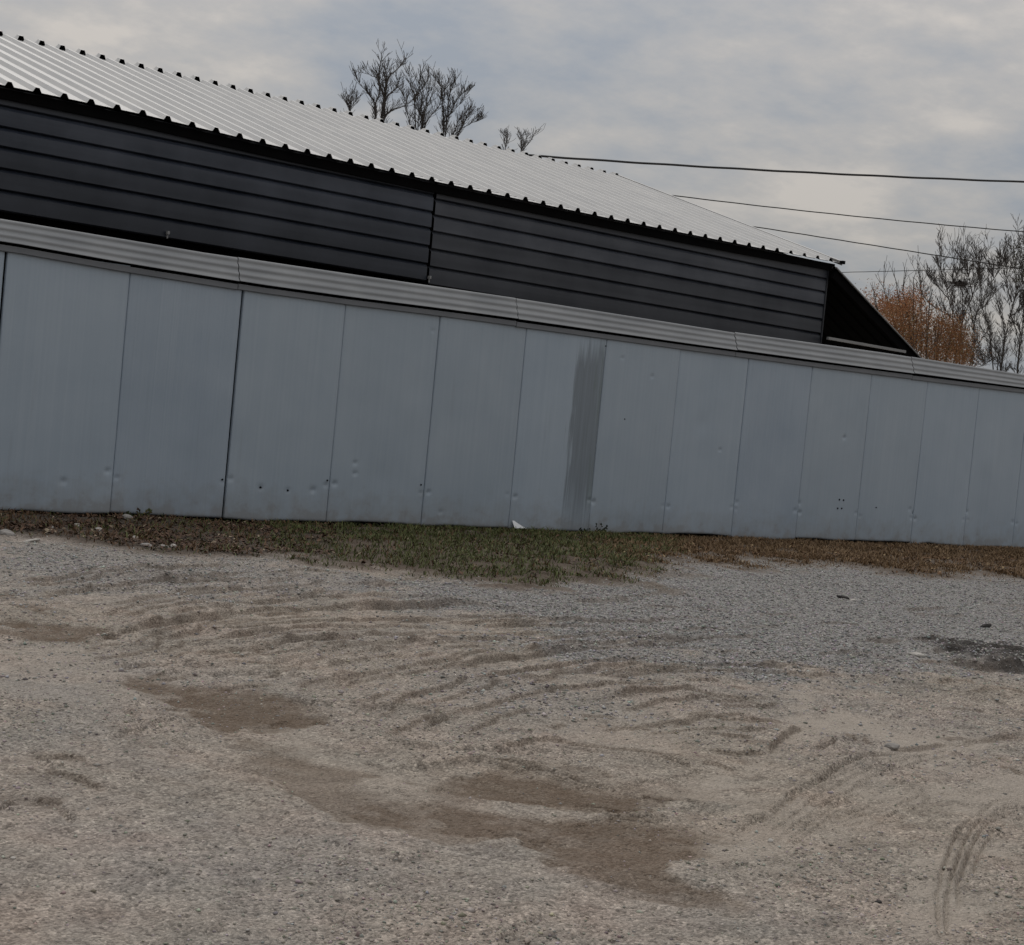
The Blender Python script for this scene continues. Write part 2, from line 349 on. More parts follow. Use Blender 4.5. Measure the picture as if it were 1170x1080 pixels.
SMOOTH = [([(908,790),(938,790),(942,812),(918,850),(880,885),(840,905),(770,905),(775,888),(835,878),(878,852),(900,820)], 1.0),
          ([(925,798),(1000,822),(1090,842),(1180,835),(1180,856),(1090,862),(1005,845),(935,822)], 1.0),
          ([(0,737),(110,737),(200,795),(120,805),(0,785)], .5), ([(640,815),(760,800),(850,830),(760,860),(650,850)], .45),
          ([(270,825),(330,828),(480,895),(560,950),(480,950),(360,885)], .5), ([(1090,915),(1175,890),(1175,905),(1110,940),(1118,1000),(1105,1085),(1055,1085),(1062,990),(1090,940)], .85), ([(825,978),(880,920),(950,882),(1050,850),(1075,868),(960,915),(900,970),(875,992)], .8), ([(925,955),(940,928),(1010,908),(1075,895),(1080,918),(1020,945),(950,965)], .8)]
def poly_mask(px, py, poly, soft, wob=0.0):
    # signed-distance mask on the ground
    P = np.array([onG(*q)[:2] for q in poly]); n = len(P)
    lo = P.min(0)-soft*3-wob*2; hi = P.max(0)+soft*3+wob*2
    out = np.zeros(len(px)); s = np.where((px > lo[0]) & (px < hi[0]) & (py > lo[1]) & (py < hi[1]))[0]
    if not len(s): return out
    x = px[s]; y = py[s]; d = np.full(len(s), 1e9); ins = np.zeros(len(s), bool)
    for i in range(n):
        a = P[i]; b = P[(i+1) % n]; e = b-a
        t = np.clip(((x-a[0])*e[0]+(y-a[1])*e[1])/(e@e), 0, 1)
        d = np.minimum(d, np.hypot(x-a[0]-t*e[0], y-a[1]-t*e[1]))
        c = (a[1] > y) != (b[1] > y)
        ins ^= c & (x < (b[0]-a[0])*(y-a[1])/(b[1]-a[1]+1e-12)+a[0])
    sd = np.where(ins, d, -d)
    nz = vnoise(x*1.6, y*1.6, 51)*1.0+vnoise(x*5, y*5, 52)*.7+vnoise(x*16, y*16, 53)*.5
    out[s] = sstep(-soft, soft, sd+nz*(soft*.9+wob))
    return out
def ground_eval(x, y):
    h = vnoise(x*.35, y*.35, 1)*.022+vnoise(x*1.1, y*1.1, 2)*.014+vnoise(x*3.3, y*3.3, 3)*.009+vnoise(x*9, y*9, 4)*.0055
    near = np.exp(-((np.hypot(x-CAM[0], y-CAM[1]))/20)**2)
    h += near*(vnoise(x*24, y*24, 5)*.0042+vnoise(x*60, y*60, 6)*.0032)
    dirt = np.zeros(len(x)); grav = np.zeros(len(x)); sm = np.zeros(len(x)); dk = np.zeros(len(x))
    dist = np.hypot(x-CAM[0], y-CAM[1])
    for p, k in DIRT: dirt = np.maximum(dirt, k*poly_mask(x, y, p, .07, .13))
    for p, k in GRAV: grav = np.maximum(grav, k*poly_mask(x, y, p, .55))
    for p, k in SMOOTH: sm = np.maximum(sm, k*poly_mask(x, y, p, .09, .10))
    dk = .85*poly_mask(x, y, [(1050,738),(1100,735),(1180,742),(1180,775),(1120,768),(1070,752)], .14)
    sw = vnoise((x*.75-y*.65)*1.3, (x*.65+y*.75)*6, 23)
    dirt *= np.clip(.72+.85*sw+.35*vnoise(x*5, y*5, 21)+.25*vnoise(x*17, y*17, 22), 0, 1)
    # clods: broken-up surface away from the compacted tracks
    cl = np.clip(vnoise(x*.8, y*.8, 31)+.25, 0, 1)*(1-sm)*(1-.7*dirt)
    h += cl*near*(np.abs(vnoise(x*14, y*5, 32))*.016)
    h += grav*(vnoise(x*30, y*30, 33)*.006)
    h += dk*(np.abs(vnoise(x*6, y*9, 34))*.055-.01)
    h -= dirt*.012+sm*.008
    fw2 = np.array([math.sin(YAW), math.cos(YAW)]); rt2 = np.array([fw2[1], -fw2[0]])
    uu = (x-CAM[0])*rt2[0]+(y-CAM[1])*rt2[1]; vv = (x-CAM[0])*fw2[0]+(y-CAM[1])*fw2[1]
    # scraped, raked surface: thin broken furrows left by turning wheels, curving round the yard
    rr_ = np.hypot(uu-1.2, vv-3.2); th_ = np.arctan2(uu-1.2, vv-3.2)
    wv = vnoise(uu*.7, vv*.7, 44)*.35+vnoise(uu*2, vv*2, 45)*.10+vnoise(uu*7, vv*7, 49)*.03
    def crest(a, b, sd, wd):
        n = np.abs(vnoise(th_*a, (rr_+wv)*b, sd)); return np.exp(-(n/wd)**2)
    m1 = np.clip(vnoise(uu*.55, vv*.55, 47)*1.6+.55, 0, 1); m2 = np.clip(vnoise(uu*.9, vv*.9, 50)*1.8+.35, 0, 1)
    m3 = np.clip(vnoise(uu*2.5, vv*2.5, 54)*2+.6, 0, 1)
    cr = crest(2.2, 2.3, 46, .10)*m1*m3; cr2 = crest(5, 4.6, 48, .13)*m2*m3
    far_ = sstep(4.2, 7.5, vv)*(.35+.65*sstep(3.5, 1.0, uu))
    hk_ = (1-.8*sm)*(1-.8*dirt)*near*(.25+.75*far_)
    h += (cr*.034+cr2*.026)*hk_
    dirt = np.maximum(dirt, np.clip(cr**3*.3*hk_, 0, .25))
    for pl, w, dp in ST:
        P = np.array([onG(*q)[:2] for q in pl]); rm = np.hypot(*(P.mean(0)-CAM[:2]))
        w = w*.72*max(.75, (rm/6.0)**1.0); dp = dp*max(.7, (rm/6.5)**.55); lo = P.min(0)-w*5; hi = P.max(0)+w*5
        s = np.where((x > lo[0]) & (x < hi[0]) & (y > lo[1]) & (y < hi[1]))[0]
        if not len(s): continue
        X = x[s]+vnoise(x[s]*4, y[s]*4, 41)*w*.55+vnoise(x[s]*14, y[s]*14, 36)*w*.35; Y = y[s]+vnoise(x[s]*4, y[s]*4, 42)*w*.55+vnoise(x[s]*14, y[s]*14, 37)*w*.35; d = np.full(len(s), 1e9); tt = np.zeros(len(s)); sg = np.zeros(len(s))
        L = 0; tot = np.linalg.norm(np.diff(P, axis=0), axis=1).sum()
        for i in range(len(P)-1):
            a, e = P[i], P[i+1]-P[i]; le = np.linalg.norm(e)
            t = np.clip(((X-a[0])*e[0]+(Y-a[1])*e[1])/(e@e), 0, 1)
            dd = np.hypot(X-a[0]-t*e[0], Y-a[1]-t*e[1]); m = dd < d
            d[m] = dd[m]; sg[m] = ((X-a[0]-t*e[0])*(a[0]-CAM[0])+(Y-a[1]-t*e[1])*(a[1]-CAM[1]))[m]; tt[m] = (L+t[m]*le)/tot; L += le
        fade = sstep(0, .18, tt)*sstep(1, .82, tt)*np.clip(1.05+.45*vnoise(X*1.5, Y*1.5, 43)+.25*vnoise(X*9, Y*9, 35), .4, 1.4)
        q = d/w
        if w > .03 and dp > .012:
            # a scraped step: loose spoil banked up beyond the line, a steep broken face on this side
            sq = np.sign(sg)*q; up_ = np.exp(-(q/3.2)**2)*.53; dn_ = -.25*np.exp(-(q/1.3)**2); k_ = sstep(-.22, .22, sq)
            h[s] += np.clip(fade, 0, 1.2)*dp*(up_*k_+dn_*(1-k_))
        else:
            h[s] += fade*dp*1.25*(-.75*np.exp(-q**2*2.2)+.45*np.exp(-((q-1.25)/.42)**2))
        if w > .03: dirt[s] = np.maximum(dirt[s], np.clip(fade, 0, 1)*.5*np.exp(-(q*2.8)**2))  # narrow brown tint along the stroke line, so the rut reads darker
    # soil under the grass strip
    e = grass_edge(x)
    gs = sstep(-.55, .45, (y-e)+vnoise(x*1.6, y*1.6, 61)*.7+vnoise(x*7, y*7, 62)*.35)*(y < 3)
    A = az(x, y)
    soil = gs*np.where(A < 33, .95, .75)
    dk = np.maximum(dk, gs*np.where(A < 17, .6, .42)); dirt = np.maximum(dirt, soil); grav *= (1-gs*.9); sm *= (1-gs)
    h += gs*.03*sstep(-.2, -.7, y)-.055*sstep(-.45, -.06, y)*(y < 2)
    flat = sstep(40, 20, dist)
    h = h*flat
    return h, np.stack([np.clip(dirt, 0, 1), np.clip(grav, 0, 1), np.clip(sm, 0, 1), np.clip(dk, 0, 1)], 1), gs
yawd = math.degrees(YAW)
ang = np.concatenate([np.arange(yawd-30, yawd+30, .06), np.arange(yawd+30, yawd+330, 5.0)])
rad = np.concatenate([np.linspace(.3, 2.8, 18)[:-1], 2.8*np.exp(np.arange(0, math.log(4/2.8), .003)), 4*np.exp(np.arange(0, math.log(15/4), .0017)), 15*np.exp(np.arange(0, math.log(2), .004)), 30*np.exp(np.linspace(0, math.log(4000/30), 45)[1:])])
na, nr = len(ang), len(rad)
AA, RR = np.meshgrid(np.radians(ang), rad, indexing='xy')
gx = (CAM[0]+RR*np.sin(AA)).ravel(); gy = (CAM[1]+RR*np.cos(AA)).ravel()
gh, gcol, ggs = ground_eval(gx, gy)
gv = np.concatenate([np.stack([gx, gy, gh], 1), [[CAM[0], CAM[1], 0]]])
i0 = np.arange(nr-1)[:, None]*na; j0 = np.arange(na)[None]; j1 = (j0+1) % na
gf = np.stack([i0+j0, i0+na+j0, i0+na+j1, i0+j1], -1).reshape(-1, 4)[:, ::-1]
cf = np.stack([np.full(na, nr*na), np.arange(na), (np.arange(na)+1) % na, (np.arange(na)+1) % na], 1)
g = obj('ground', gv, gf, M_ground, smooth=True, colors=np.concatenate([gcol, [[0, 0, 0, 0]]]))
tag(g, kind='structure')
def gheight(x, y): return ground_eval(np.atleast_1d(np.asarray(x, float)), np.atleast_1d(np.asarray(y, float)))[0]

# ------------------------------------------------------------------ loose gravel (stuff)
def pebbles(name, xy, size, tint, mat, squash=.6):
    n = len(xy)
    base = np.array([(1,0,0),(-1,0,0),(0,1,0),(0,-1,0),(0,0,1),(0,0,-1)], float)
    tri = np.array([(0,2,4),(2,1,4),(1,3,4),(3,0,4),(2,0,5),(1,2,5),(3,1,5),(0,3,5)])
    V = np.repeat(base[None], n, 0)*(.6+.7*rng.random((n, 6, 1)))+rng.normal(0, .16, (n, 6, 3))
    th = rng.random(n)*2*np.pi; c, s = np.cos(th), np.sin(th)
    V = np.stack([V[..., 0]*c[:, None]-V[..., 1]*s[:, None], V[..., 0]*s[:, None]+V[..., 1]*c[:, None], V[..., 2]*squash], -1)
    V *= size[:, None, None]
    z = gheight(xy[:, 0], xy[:, 1])
    V += np.stack([xy[:, 0], xy[:, 1], z+size*.15], 1)[:, None]
    Fc = (tri[None]+(np.arange(n)*6)[:, None, None]).reshape(-1, 3)
    col = np.repeat(np.concatenate([tint, np.ones((n, 1))], 1)[:, None], 6, 1)
    return obj(name, V.reshape(-1, 3), Fc, mat, colors=col.reshape(-1, 4))
def sample_view(n, r0, r1, half=40, p=1.0):
    r = r0+(r1-r0)*rng.random(n)**p; a = np.radians(yawd+(rng.random(n)*2-1)*half)
    return np.stack([CAM[0]+r*np.sin(a), CAM[1]+r*np.cos(a)], 1)
xy = sample_view(330000, 7.0, 24, 26)
_, mk, gs_ = ground_eval(xy[:, 0], xy[:, 1])
keep = (xy[:, 1] < -.3) & (rng.random(len(xy)) < (mk[:, 1]*.9+.03)*(1-gs_*.9)*(1-mk[:, 0]*.7))
xy = xy[keep]; n = len(xy)
sh = (.17+.35*rng.random((n, 1))**1.1)
pebbles('coarse_gravel', xy, ((.0050+.009*rng.random(n)**2)), sh*np.array([1.02, .985, .95])*(1+.05*rng.normal(size=(n, 3))), M_stones)
tag(bpy.data.objects['coarse_gravel'], 'coarse grey gravel chips strewn over the yard near the grass', 'gravel', kind='stuff')
xy = sample_view(110000, 3.2, 13, 25, 1.2)
_, mk, gs_ = ground_eval(xy[:, 0], xy[:, 1])
cl = np.clip(.5+.9*vnoise(xy[:, 0]*1.4, xy[:, 1]*1.4, 71), .08, 1)
keep = (xy[:, 1] < -.3) & (rng.random(len(xy)) < cl*(1-.96*mk[:, 2])*(1-.72*mk[:, 0])*(1-gs_))
xy = xy[keep]; n = len(xy); sh = (.19+.30*rng.random((n, 1))**1.1)
pebbles('fine_gravel', xy, .0028+.0055*rng.random(n)**4+.010*rng.random(n)*(rng.random(n) < .012), sh*np.array([1.05, .97, .88])*(1+.07*rng.normal(size=(n, 3))), M_stones)
tag(bpy.data.objects['fine_gravel'], 'fine pale grit scattered over the sandy yard in front', 'gravel', kind='stuff')

# ------------------------------------------------------------------ grass, dry grass, leaf litter (stuff)
def blades(name, xy, hgt, wid, tint, lean=.5):
    n = len(xy); th = rng.random(n)*2*np.pi; ph = rng.random(n)*2*np.pi; le = lean*(.3+rng.random(n))
    z = gheight(xy[:, 0], xy[:, 1])-.004
    P = np.stack([xy[:, 0], xy[:, 1], z], 1)
    sd = np.stack([np.cos(th), np.sin(th), 0*th], 1)*wid[:, None]; ln = np.stack([np.cos(ph), np.sin(ph), 0*th], 1)
    mid = P+ln*(hgt*le*.35)[:, None]+np.array([0, 0, 1])*(hgt*.6)[:, None]
    tip = P+ln*(hgt*le)[:, None]+np.array([0, 0, 1])*(hgt*(1-.25*le))[:, None]
    V = np.stack([P-sd, P+sd, mid+sd*.75, mid-sd*.75, tip], 1).reshape(-1, 3)
    b = (np.arange(n)*5)[:, None]
    Fc = np.concatenate([b+np.array([[0, 1, 2]]), b+np.array([[0, 2, 3]]), b+np.array([[3, 2, 4]])])
    col = np.repeat(np.concatenate([np.clip(tint, .004, 1), np.ones((n, 1))], 1)[:, None], 5, 1).reshape(-1, 4)
    return obj(name, V, Fc, M_grass, colors=col)
def strip(n, x0, x1):
    x = x0+(x1-x0)*rng.random(n); e = grass_edge(x)
    y = e-.45+(0.36-e)*rng.random(n)**1.0
    w = (y-e)+vnoise(x*1.6, y*1.6, 61)*.7+vnoise(x*7, y*7, 62)*.35
    return np.stack([x, y], 1), w
xy, w = strip(300000, -4.5, 17); A = az(xy[:, 0], xy[:, 1])+vnoise(xy[:, 0]*1.3, xy[:, 1]*1.3, 81)*2.5
clump = vnoise(xy[:, 0]*4, xy[:, 1]*4, 82)*.5+vnoise(xy[:, 0]*11, xy[:, 1]*11, 83)*.5
dens = sstep(-.6, .75, w)*np.clip(.55+1.7*clump, .04, 1)
gmask = sstep(11, 18, A)*sstep(36.5, 32, A)          # green part
gmask = np.maximum(gmask, .16*sstep(2, 8, A)*sstep(36, 33, A)); gmask = np.maximum(gmask, .10*(A < 3))
dmask = sstep(30.5, 36, A)
u = rng.random(len(xy)); kg = u < dens*gmask*.52; kd = (~kg) & (rng.random(len(xy)) < dens*(dmask*.62+.14))
p = xy[kg]; n = len(p); t = rng.random((n, 1)); cc = vnoise(p[:, 0]*1.5, p[:, 1]*1.5, 84)[:, None]*.5+.5
c = (1-t)*np.array([.050, .070, .020])+t*np.array([.130, .150, .048]); c = c*(1-.35*cc)+.35*cc*np.array([.12, .11, .05])
q = blades('grass', p, .03+.07*rng.random(n)**1.3*(.6+.4*np.clip(clump[kg]+.6, 0, 1))*(.35+.65*sstep(-.1, .7, w[kg]))*(.45+.55*sstep(-.05, -.6, p[:, 1])), .0026+.003*rng.random(n), c, 1.3)
tag(q, 'green grass and low weeds growing along the fence foot', 'grass', kind='stuff')
p = xy[kd]; n = len(p); t = rng.random((n, 1))
c = (1-t)*np.array([.13, .082, .042])+t*np.array([.27, .18, .10]); br = (az(p[:, 0], p[:, 1]) < 30)[:, None]
c = np.where(br, c*np.array([.62, .55, .52]), c)
q = blades('dry_grass', p, (.025+.06*rng.random(n)**1.4)*(.4+.6*sstep(-.1, .7, w[kd]))*(.5+.5*sstep(-.05, -.5, p[:, 1])), .0035+.0035*rng.random(n), c, 1.1)
tag(q, 'tan dry grass along the right half of the fence foot', 'grass', kind='stuff')
# leaf litter
xy, w = strip(80000, -4.5, 16); A = az(xy[:, 0], xy[:, 1])
d = sstep(.0, .6, w)*np.where(A < 17, .95, np.where(A < 33, .10, .30))*np.clip(.6+vnoise(xy[:, 0]*3, xy[:, 1]*3, 91), .1, 1)
k = rng.random(len(xy)) < d; p = xy[k]; n = len(p); s = .010+.020*rng.random(n)
z = gheight(p[:, 0], p[:, 1])+.006+.02*rng.random(n)
th = rng.random(n)*2*np.pi; a1 = np.stack([np.cos(th), np.sin(th), rng.normal(0, .35, n)], 1); a2 = np.stack([-np.sin(th), np.cos(th), rng.normal(0, .35, n)], 1)
P0 = np.stack([p[:, 0], p[:, 1], z], 1)
V = np.stack([P0-a1*s[:, None], P0+a2*(s*.55)[:, None]+[0, 0, .004], P0+a1*s[:, None], P0-a2*(s*.55)[:, None]+[0, 0, .004]], 1).reshape(-1, 3)
t = rng.random((n, 1)); c = (1-t)*np.array([.052, .030, .021])+t*np.array([.140, .084, .054]); l = rng.random((n, 1)) < .06; c = np.where(l, np.array([.30, .24, .17]), c)
c = np.where((az(p[:, 0], p[:, 1]) > 33)[:, None], c*np.array([1.35, 1.25, 1.0]), c)
q = obj('fallen_leaves', V, (np.arange(n)*4)[:, None]+np.array([[0, 1, 2, 3]]), M_leaf, colors=np.repeat(np.concatenate([c, np.ones((n, 1))], 1), 4, 0))
tag(q, 'reddish brown leaf litter below the left part of the fence', 'leaves', kind='stuff')

# ------------------------------------------------------------------ single stones and clods
def rock(px, py, wpx, flat, mat, name, label, cat, seed, elong=1.5, group=None):
    c = onG(px, py); dist = np.linalg.norm(c-CAM); s = wpx/F*dist/2
    import bmesh
    bm = bmesh.new(); bmesh.ops.create_icosphere(bm, subdivisions=2, radius=1)
    r = np.random.default_rng(seed); ax = r.normal(size=(6, 3)); ax /= np.linalg.norm(ax, axis=1)[:, None]; k = .62+.3*r.random(6)
    for v in bm.verts:
        q = np.array(v.co)
        for a, kk in zip(ax, k):
            dd = q@a
            if dd > kk: q = q-a*(dd-kk)
        q = q*(1+.05*r.normal())
        v.co = (q[0]*s, q[1]*s/elong*1.15, q[2]*s*flat)
    me = bpy.data.meshes.new(name); bm.to_mesh(me); bm.free(); me.materials.append(mat)
    o = bpy.data.objects.new(name, me); COL.objects.link(o)
    o.location = (c[0], c[1], float(gheight(c[0], c[1])[0])+s*flat*.35); o.rotation_euler = (r.normal()*.12, r.normal()*.12, -YAW+r.normal()*.25)
    return tag(o, label, cat, group)
GP = 'stones at the edge of the leaf litter'
rock(8, 611, 22, .45, M_rock_grey, 'stone', 'low grey stone at the left picture edge where gravel meets leaf litter', 'stone', 1, 1.5, GP)
rock(34, 618, 24, .22, M_rock_pale, 'stone', 'long flat pale stone slab lying on gravel near the left edge', 'stone', 2, 2.2, GP)
rock(58, 606, 6, .8, M_rock_pale, 'stone', 'small pale stone in the leaf litter, leftmost of three', 'stone', 3, 1.2, GP)
rock(88, 603, 7, .8, M_rock_pale, 'stone', 'small round pale stone in the leaf litter, middle of three', 'stone', 4, 1.1, GP)
rock(113, 608, 9, .6, M_rock_pale, 'stone', 'small jagged pale stone in the leaf litter, rightmost of three', 'stone', 5, 1.3, GP)
rock(145, 595, 13, .7, M_rock_grey, 'stone', 'round grey stone right against the fence foot among weeds', 'stone', 6, 1.2, GP)
rock(167, 627, 15, .45, M_rock_grey, 'stone', 'broad flat buff stone at the lower edge of the leaf litter', 'stone', 7, 1.5, GP)
rock(187, 629, 13, .6, M_rock_grey, 'stone', 'grey lump between the flat buff stone and the pale pointed stone', 'stone', 8, 1.3, GP)
rock(198, 627, 8, .8, M_rock_pale, 'stone', 'small pale pointed stone at the right end of the row of stones', 'stone', 9, 1.2, GP)
rock(154, 618, 8, .6, M_rock_pale, 'stone', 'small pale stone lying just above the flat buff stone', 'stone', 19, 1.2, GP)
rock(1046, 755, 19, .3, M_rock_pale, 'stone', 'flat white stone beside the dark debris on the right', 'stone', 10, 2.0)
rock(880, 965, 7, .8, M_rock_pale, 'stone', 'small white pebble lying in the tyre tracks', 'pebble', 11, 1.1)
rock(974, 688, 9, .4, M_rock_pale, 'stone', 'small white stone just right of a flat black scrap on grey gravel', 'stone', 20, 1.4)
rock(15, 985, 7, .5, M_rock_pale, 'stone', 'tiny white pebble on the gravel at the lower left edge', 'pebble', 21, 1.4)
rock(963, 685, 16, .25, M_rock_dark, 'scrap', 'flat black scrap lying on the grey gravel', 'scrap', 12, 2.0)
rock(1126, 719, 13, .4, M_rock_dark, 'clod', 'black clod on grey gravel near the right edge, above the dark debris', 'clod', 13, 1.4)
rock(950, 776, 8, .6, M_rock_dark, 'clod', 'small dark clod where grey gravel meets tan sand', 'clod', 14, 1.2)
rock(1051, 787, 10, .4, M_rock_dark, 'clod', 'flat black clod on tan sand below the white stone', 'clod', 15, 1.4)
rock(1003, 1034, 9, .4, M_rock_dark, 'clod', 'small black clod alone on sand at the lower right', 'clod', 16, 1.5)
rock(1019, 853, 20, .4, M_rock_grey, 'clod', 'low brown earth lump between the curving tyre tracks', 'clod', 17, 1.4)

# ------------------------------------------------------------------ fence
W, H = 1.2, 2.279
fence = thing('metal_fence', 'long grey sheet metal panel fence with corrugated cap rail', 'fence', (0, 0, 0))
def capbot(x): return float(np.interp(x, [-3, 0, 1.2, 2.35, 2.45, 3.6, 4.8, 6, 8.4, 10.8, 12, 15.6, 22], [2.32, 2.316, 2.276, 2.256, 2.252, 2.254, 2.268, 2.274, 2.272, 2.280, 2.288, 2.322, 2.33]))
def captop(x): return float(np.interp(x, [-3, -.1, 2.0, 3.8, 6.2, 9.3, 12.4, 15.4, 22], [2.61, 2.602, 2.572, 2.575, 2.588, 2.575, 2.605, 2.60, 2.60]))
dents = {}
def dent(px, py, d=.010, r=.022):
    w = onY(px, py, 0); dents.setdefault(int(math.floor(w[0]/W)), []).append((w[0], w[2], d, r))
rs = random.Random(11)
for i in range(-1, 15):
    for s in (-1, 1):
        dents.setdefault(i if s > 0 else i-1, []).append((i*W+s*rs.uniform(.035, .06), .37+rs.uniform(-.03, .03), rs.uniform(.008, .024), rs.uniform(.016, .026)))
for q in [(298,557),(329,560),(358,560),(406,529),(406,541),(503,585),(711,409),(745,430),(823,514),(72,550),(965,500),(1105,585),(495,378),(842,574),(913,575),(1040,582),(1044,586)]:
    dent(*q, d=rs.uniform(.012, .022), r=rs.uniform(.016, .028))
dents.setdefault(7, []).append((8.9, 1.4, .007, .12))
dents.setdefault(3, []).append((4.2, .5, .006, .15))
def make_panel(i):
    x0, x1 = i*W, (i+1)*W
    g0 = .014 if i in (0, 2) else .003; g1 = .014 if i in (-1, 1) else .003
    xs = np.concatenate([[x0+g0], np.linspace(x0+g0+.006, x1-g1-.006, 60), [x1-g1]])
    nz = 130; r = random.Random(100+i)
    top = max(capbot(x0), capbot(x1))+.03; b0 = r.uniform(-.012, .008)+(.010 if i >= 7 else 0); bl = r.uniform(-.012, .012)
    tt = np.linspace(0, 1, nz)
    X, T = np.meshgrid(xs, tt); bot = b0+bl*(X-x0)+.012*vnoise(X*2.5, X*0+i*3.3, 5)
    if i in (7, 9, 10): bot = bot+.02
    if i == 11: bot = bot+.03*np.exp(-((X-13.6)/.18)**2)
    if i == 5: bot = bot*.6
    Z = bot+(top-bot)*T
    Y = .0050*vnoise(X*1.9+i*7, Z*.9, 6)+.0016*vnoise(X*6, Z*4+i*3, 7)+.004*vnoise(X*0+i*5.3, Z*.4, 8)
    if i in (1, 8): Y = Y+.0012*np.cos(X*2*np.pi/.11)
    ed = np.minimum(X-x0-g0, x1-g1-X); Y = Y+.008*np.exp(-(ed/.006)**2)
    for dx, dz, d, rr in dents.get(i, []): Y = Y+d*np.exp(-((X-dx)**2+(Z-dz)**2)/(rr*rr))
    Y[0] += .004
    V = np.stack([X, Y, Z], -1).reshape(-1, 3); m = len(xs)
    Fc = [(k*m+j, k*m+j+1, (k+1)*m+j+1, (k+1)*m+j) for k in range(nz-1) for j in range(m-1)]
    # returns at the sides and bottom
    base = len(V); rim = [k*m for k in range(nz-1, 0, -1)]+list(range(m))+[k*m+m-1 for k in range(1, nz)]
    V = np.concatenate([V, V[rim]+[0, .04, 0]])
    Fc += [(rim[a], base+a, base+a+1, rim[a+1]) for a in range(len(rim)-1)]
    mat = M_panel_stain if i == 5 else (M_panel_rib if i in (1, 8) else M_panel)
    o = obj('panel', V, Fc, mat, fence, smooth=True)
    if i == 5: o['label'] = 'panel with a dark streaky worn stain'
    return o
panels = {i: make_panel(i) for i in range(-3, 19)}
# bent light corner of the sheet at the foot
cpt = onY(583, 606, 0)[0]
V = []; n = 9
for a in range(n):
    for b_ in range(4):
        t = a/(n-1); x = cpt+.005+.22*t; hh = .095*(1-t)**1.25*(1 if a else .85); zz = .015+hh*b_/3
        V.append((x, -.012-.06*(1-b_/3)*(1-t)-.006*t, zz))
bc = obj('bent_corner', V, [(a*4+b_, a*4+4+b_, a*4+5+b_, a*4+1+b_) for a in range(n-1) for b_ in range(3)], M_white, panels[4], smooth=True)
# cap rail segments, ribbed
joints = [-4.7, -1.18, 2.32, 5.82, 9.32, 12.82, 16.32, 19.8, 22.9]
for a, b_ in zip(joints[:-1], joints[1:]):
    prof = []
    for k in range(49):
        t = k/48
        prof.append((-.055+.085*t-.0065*math.cos(t*2*math.pi*3.2), t))
    prof = [(-.01, .01)]+prof+[(.10, 1.03), (.13, .8)]
    m = MB(); r = random.Random(int(a*10)); o1, o2 = r.uniform(-.005, .005), r.uniform(-.005, .005)
    xs = np.linspace(a+.004, b_-.004, 12)
    m.extrude_x(prof, xs, lambda x, y, z: capbot(x)+.082+z*(captop(x)-capbot(x)-.082)+o1+(o2-o1)*(x-a)/(b_-a))
    m.build('cap_rail', M_cap, fence, smooth=True)
    m = MB(); m.extrude_x([(-.022, -.002), (-.030, .004), (-.030, .050), (-.022, .056), (.012, .056), (.012, -.002)], xs,
                          lambda x, y, z: capbot(x)+z+o2+(o1-o2)*(x-a)/(b_-a), close=True)
    m.build('trim_rail', M_trim, fence)
m = MB(); m.box(-4.6, 22.8, .07, .10, -.12, 2.42); m.build('backing_board', M_dark, fence)  # black sheet, stands in for the shadow in the gap below the panels
for x in (0, 2*W, 13*W):
    m = MB(); m.box(x-.03, x+.03, .045, .068, 0, 2.40); m.build('post', M_dark, fence)
def screw(px, py, r=.012):
    c = onY(px, py, 0); m = MB()
    ring = [(c[0]+r*math.cos(a), -.006, c[2]+r*math.sin(a)) for a in np.linspace(0, 2*math.pi, 9)[:-1]]
    ring2 = [(c[0]+1.2*r*math.cos(a), .014, c[2]+1.2*r*math.sin(a)) for a in np.linspace(0, 2*math.pi, 9)[:-1]]
    m.add(ring+ring2, [tuple(range(8))[::-1]]+[(k, (k+1) % 8, 8+(k+1) % 8, 8+k) for k in range(8)])
    m.build('screw', M_dark, panels[int(math.floor(c[0]/W))])
for q in [(959, 571), (963.7, 571.6), (957, 581), (961.6, 581)]: screw(*q)
for q in [(692, 395.5), (298, 557), (374, 549), (329, 560.5), (481, 554), (254, 548), (1001, 580), (713.5, 479)]: screw(*q, r=.009)

# weeds at the fence foot
def weed(px, py, h, nst, label, seed, col=(.020, .026, .012)):
    c = onY(px, py, -.06); c[1] = -.10; r = random.Random(seed)
    z0 = float(gheight(c[0], c[1])[0]); t = thing('weed', label, 'weed', (c[0], c[1], z0), 'weeds at the fence foot')
    st = MB(); LV = []; LF = []
    for k in range(nst):
        a = r.uniform(0, 6.28); hh = h*r.uniform(.5, 1); top = np.array([c[0]+math.cos(a)*hh*.55, c[1]+math.sin(a)*.08-.02, z0+hh])
        mid = (np.array([c[0], c[1], z0])+top)/2+np.array([0, 0, hh*.12])
        st.tube([(c[0], c[1], z0-.02), mid, top], [.004, .003, .0015], 4)
        for q in range(9):
            p = mid+(top-mid)*r.random() if q % 2 else np.array([c[0], c[1], z0])+(mid-np.array([c[0], c[1], z0]))*r.uniform(.3, 1)
            d = np.array([r.gauss(0, 1), r.gauss(0, .5), r.gauss(.2, .5)]); d /= np.linalg.norm(d); e = np.cross(d, [.3, 1, .2]); e /= np.linalg.norm(e); s = r.uniform(.02, .045)
            b = len(LV); LV += [p, p+d*s*.5+e*s*.28, p+d*s, p+d*s*.5-e*s*.28]; LF.append((b, b+1, b+2, b+3))
    st.build('stem', M_bark, t)
    obj('foliage', LV, LF, M_leaf, t, colors=[(*[q*r.uniform(.6, 1.5) for q in col], 1) for _ in LV])
weed(683, 604, .17, 9, 'tall dark weed at the foot of the stained fence panel', 1)
weed(664, 604, .12, 6, 'lower dark weed left of the tall one by the stain', 2)
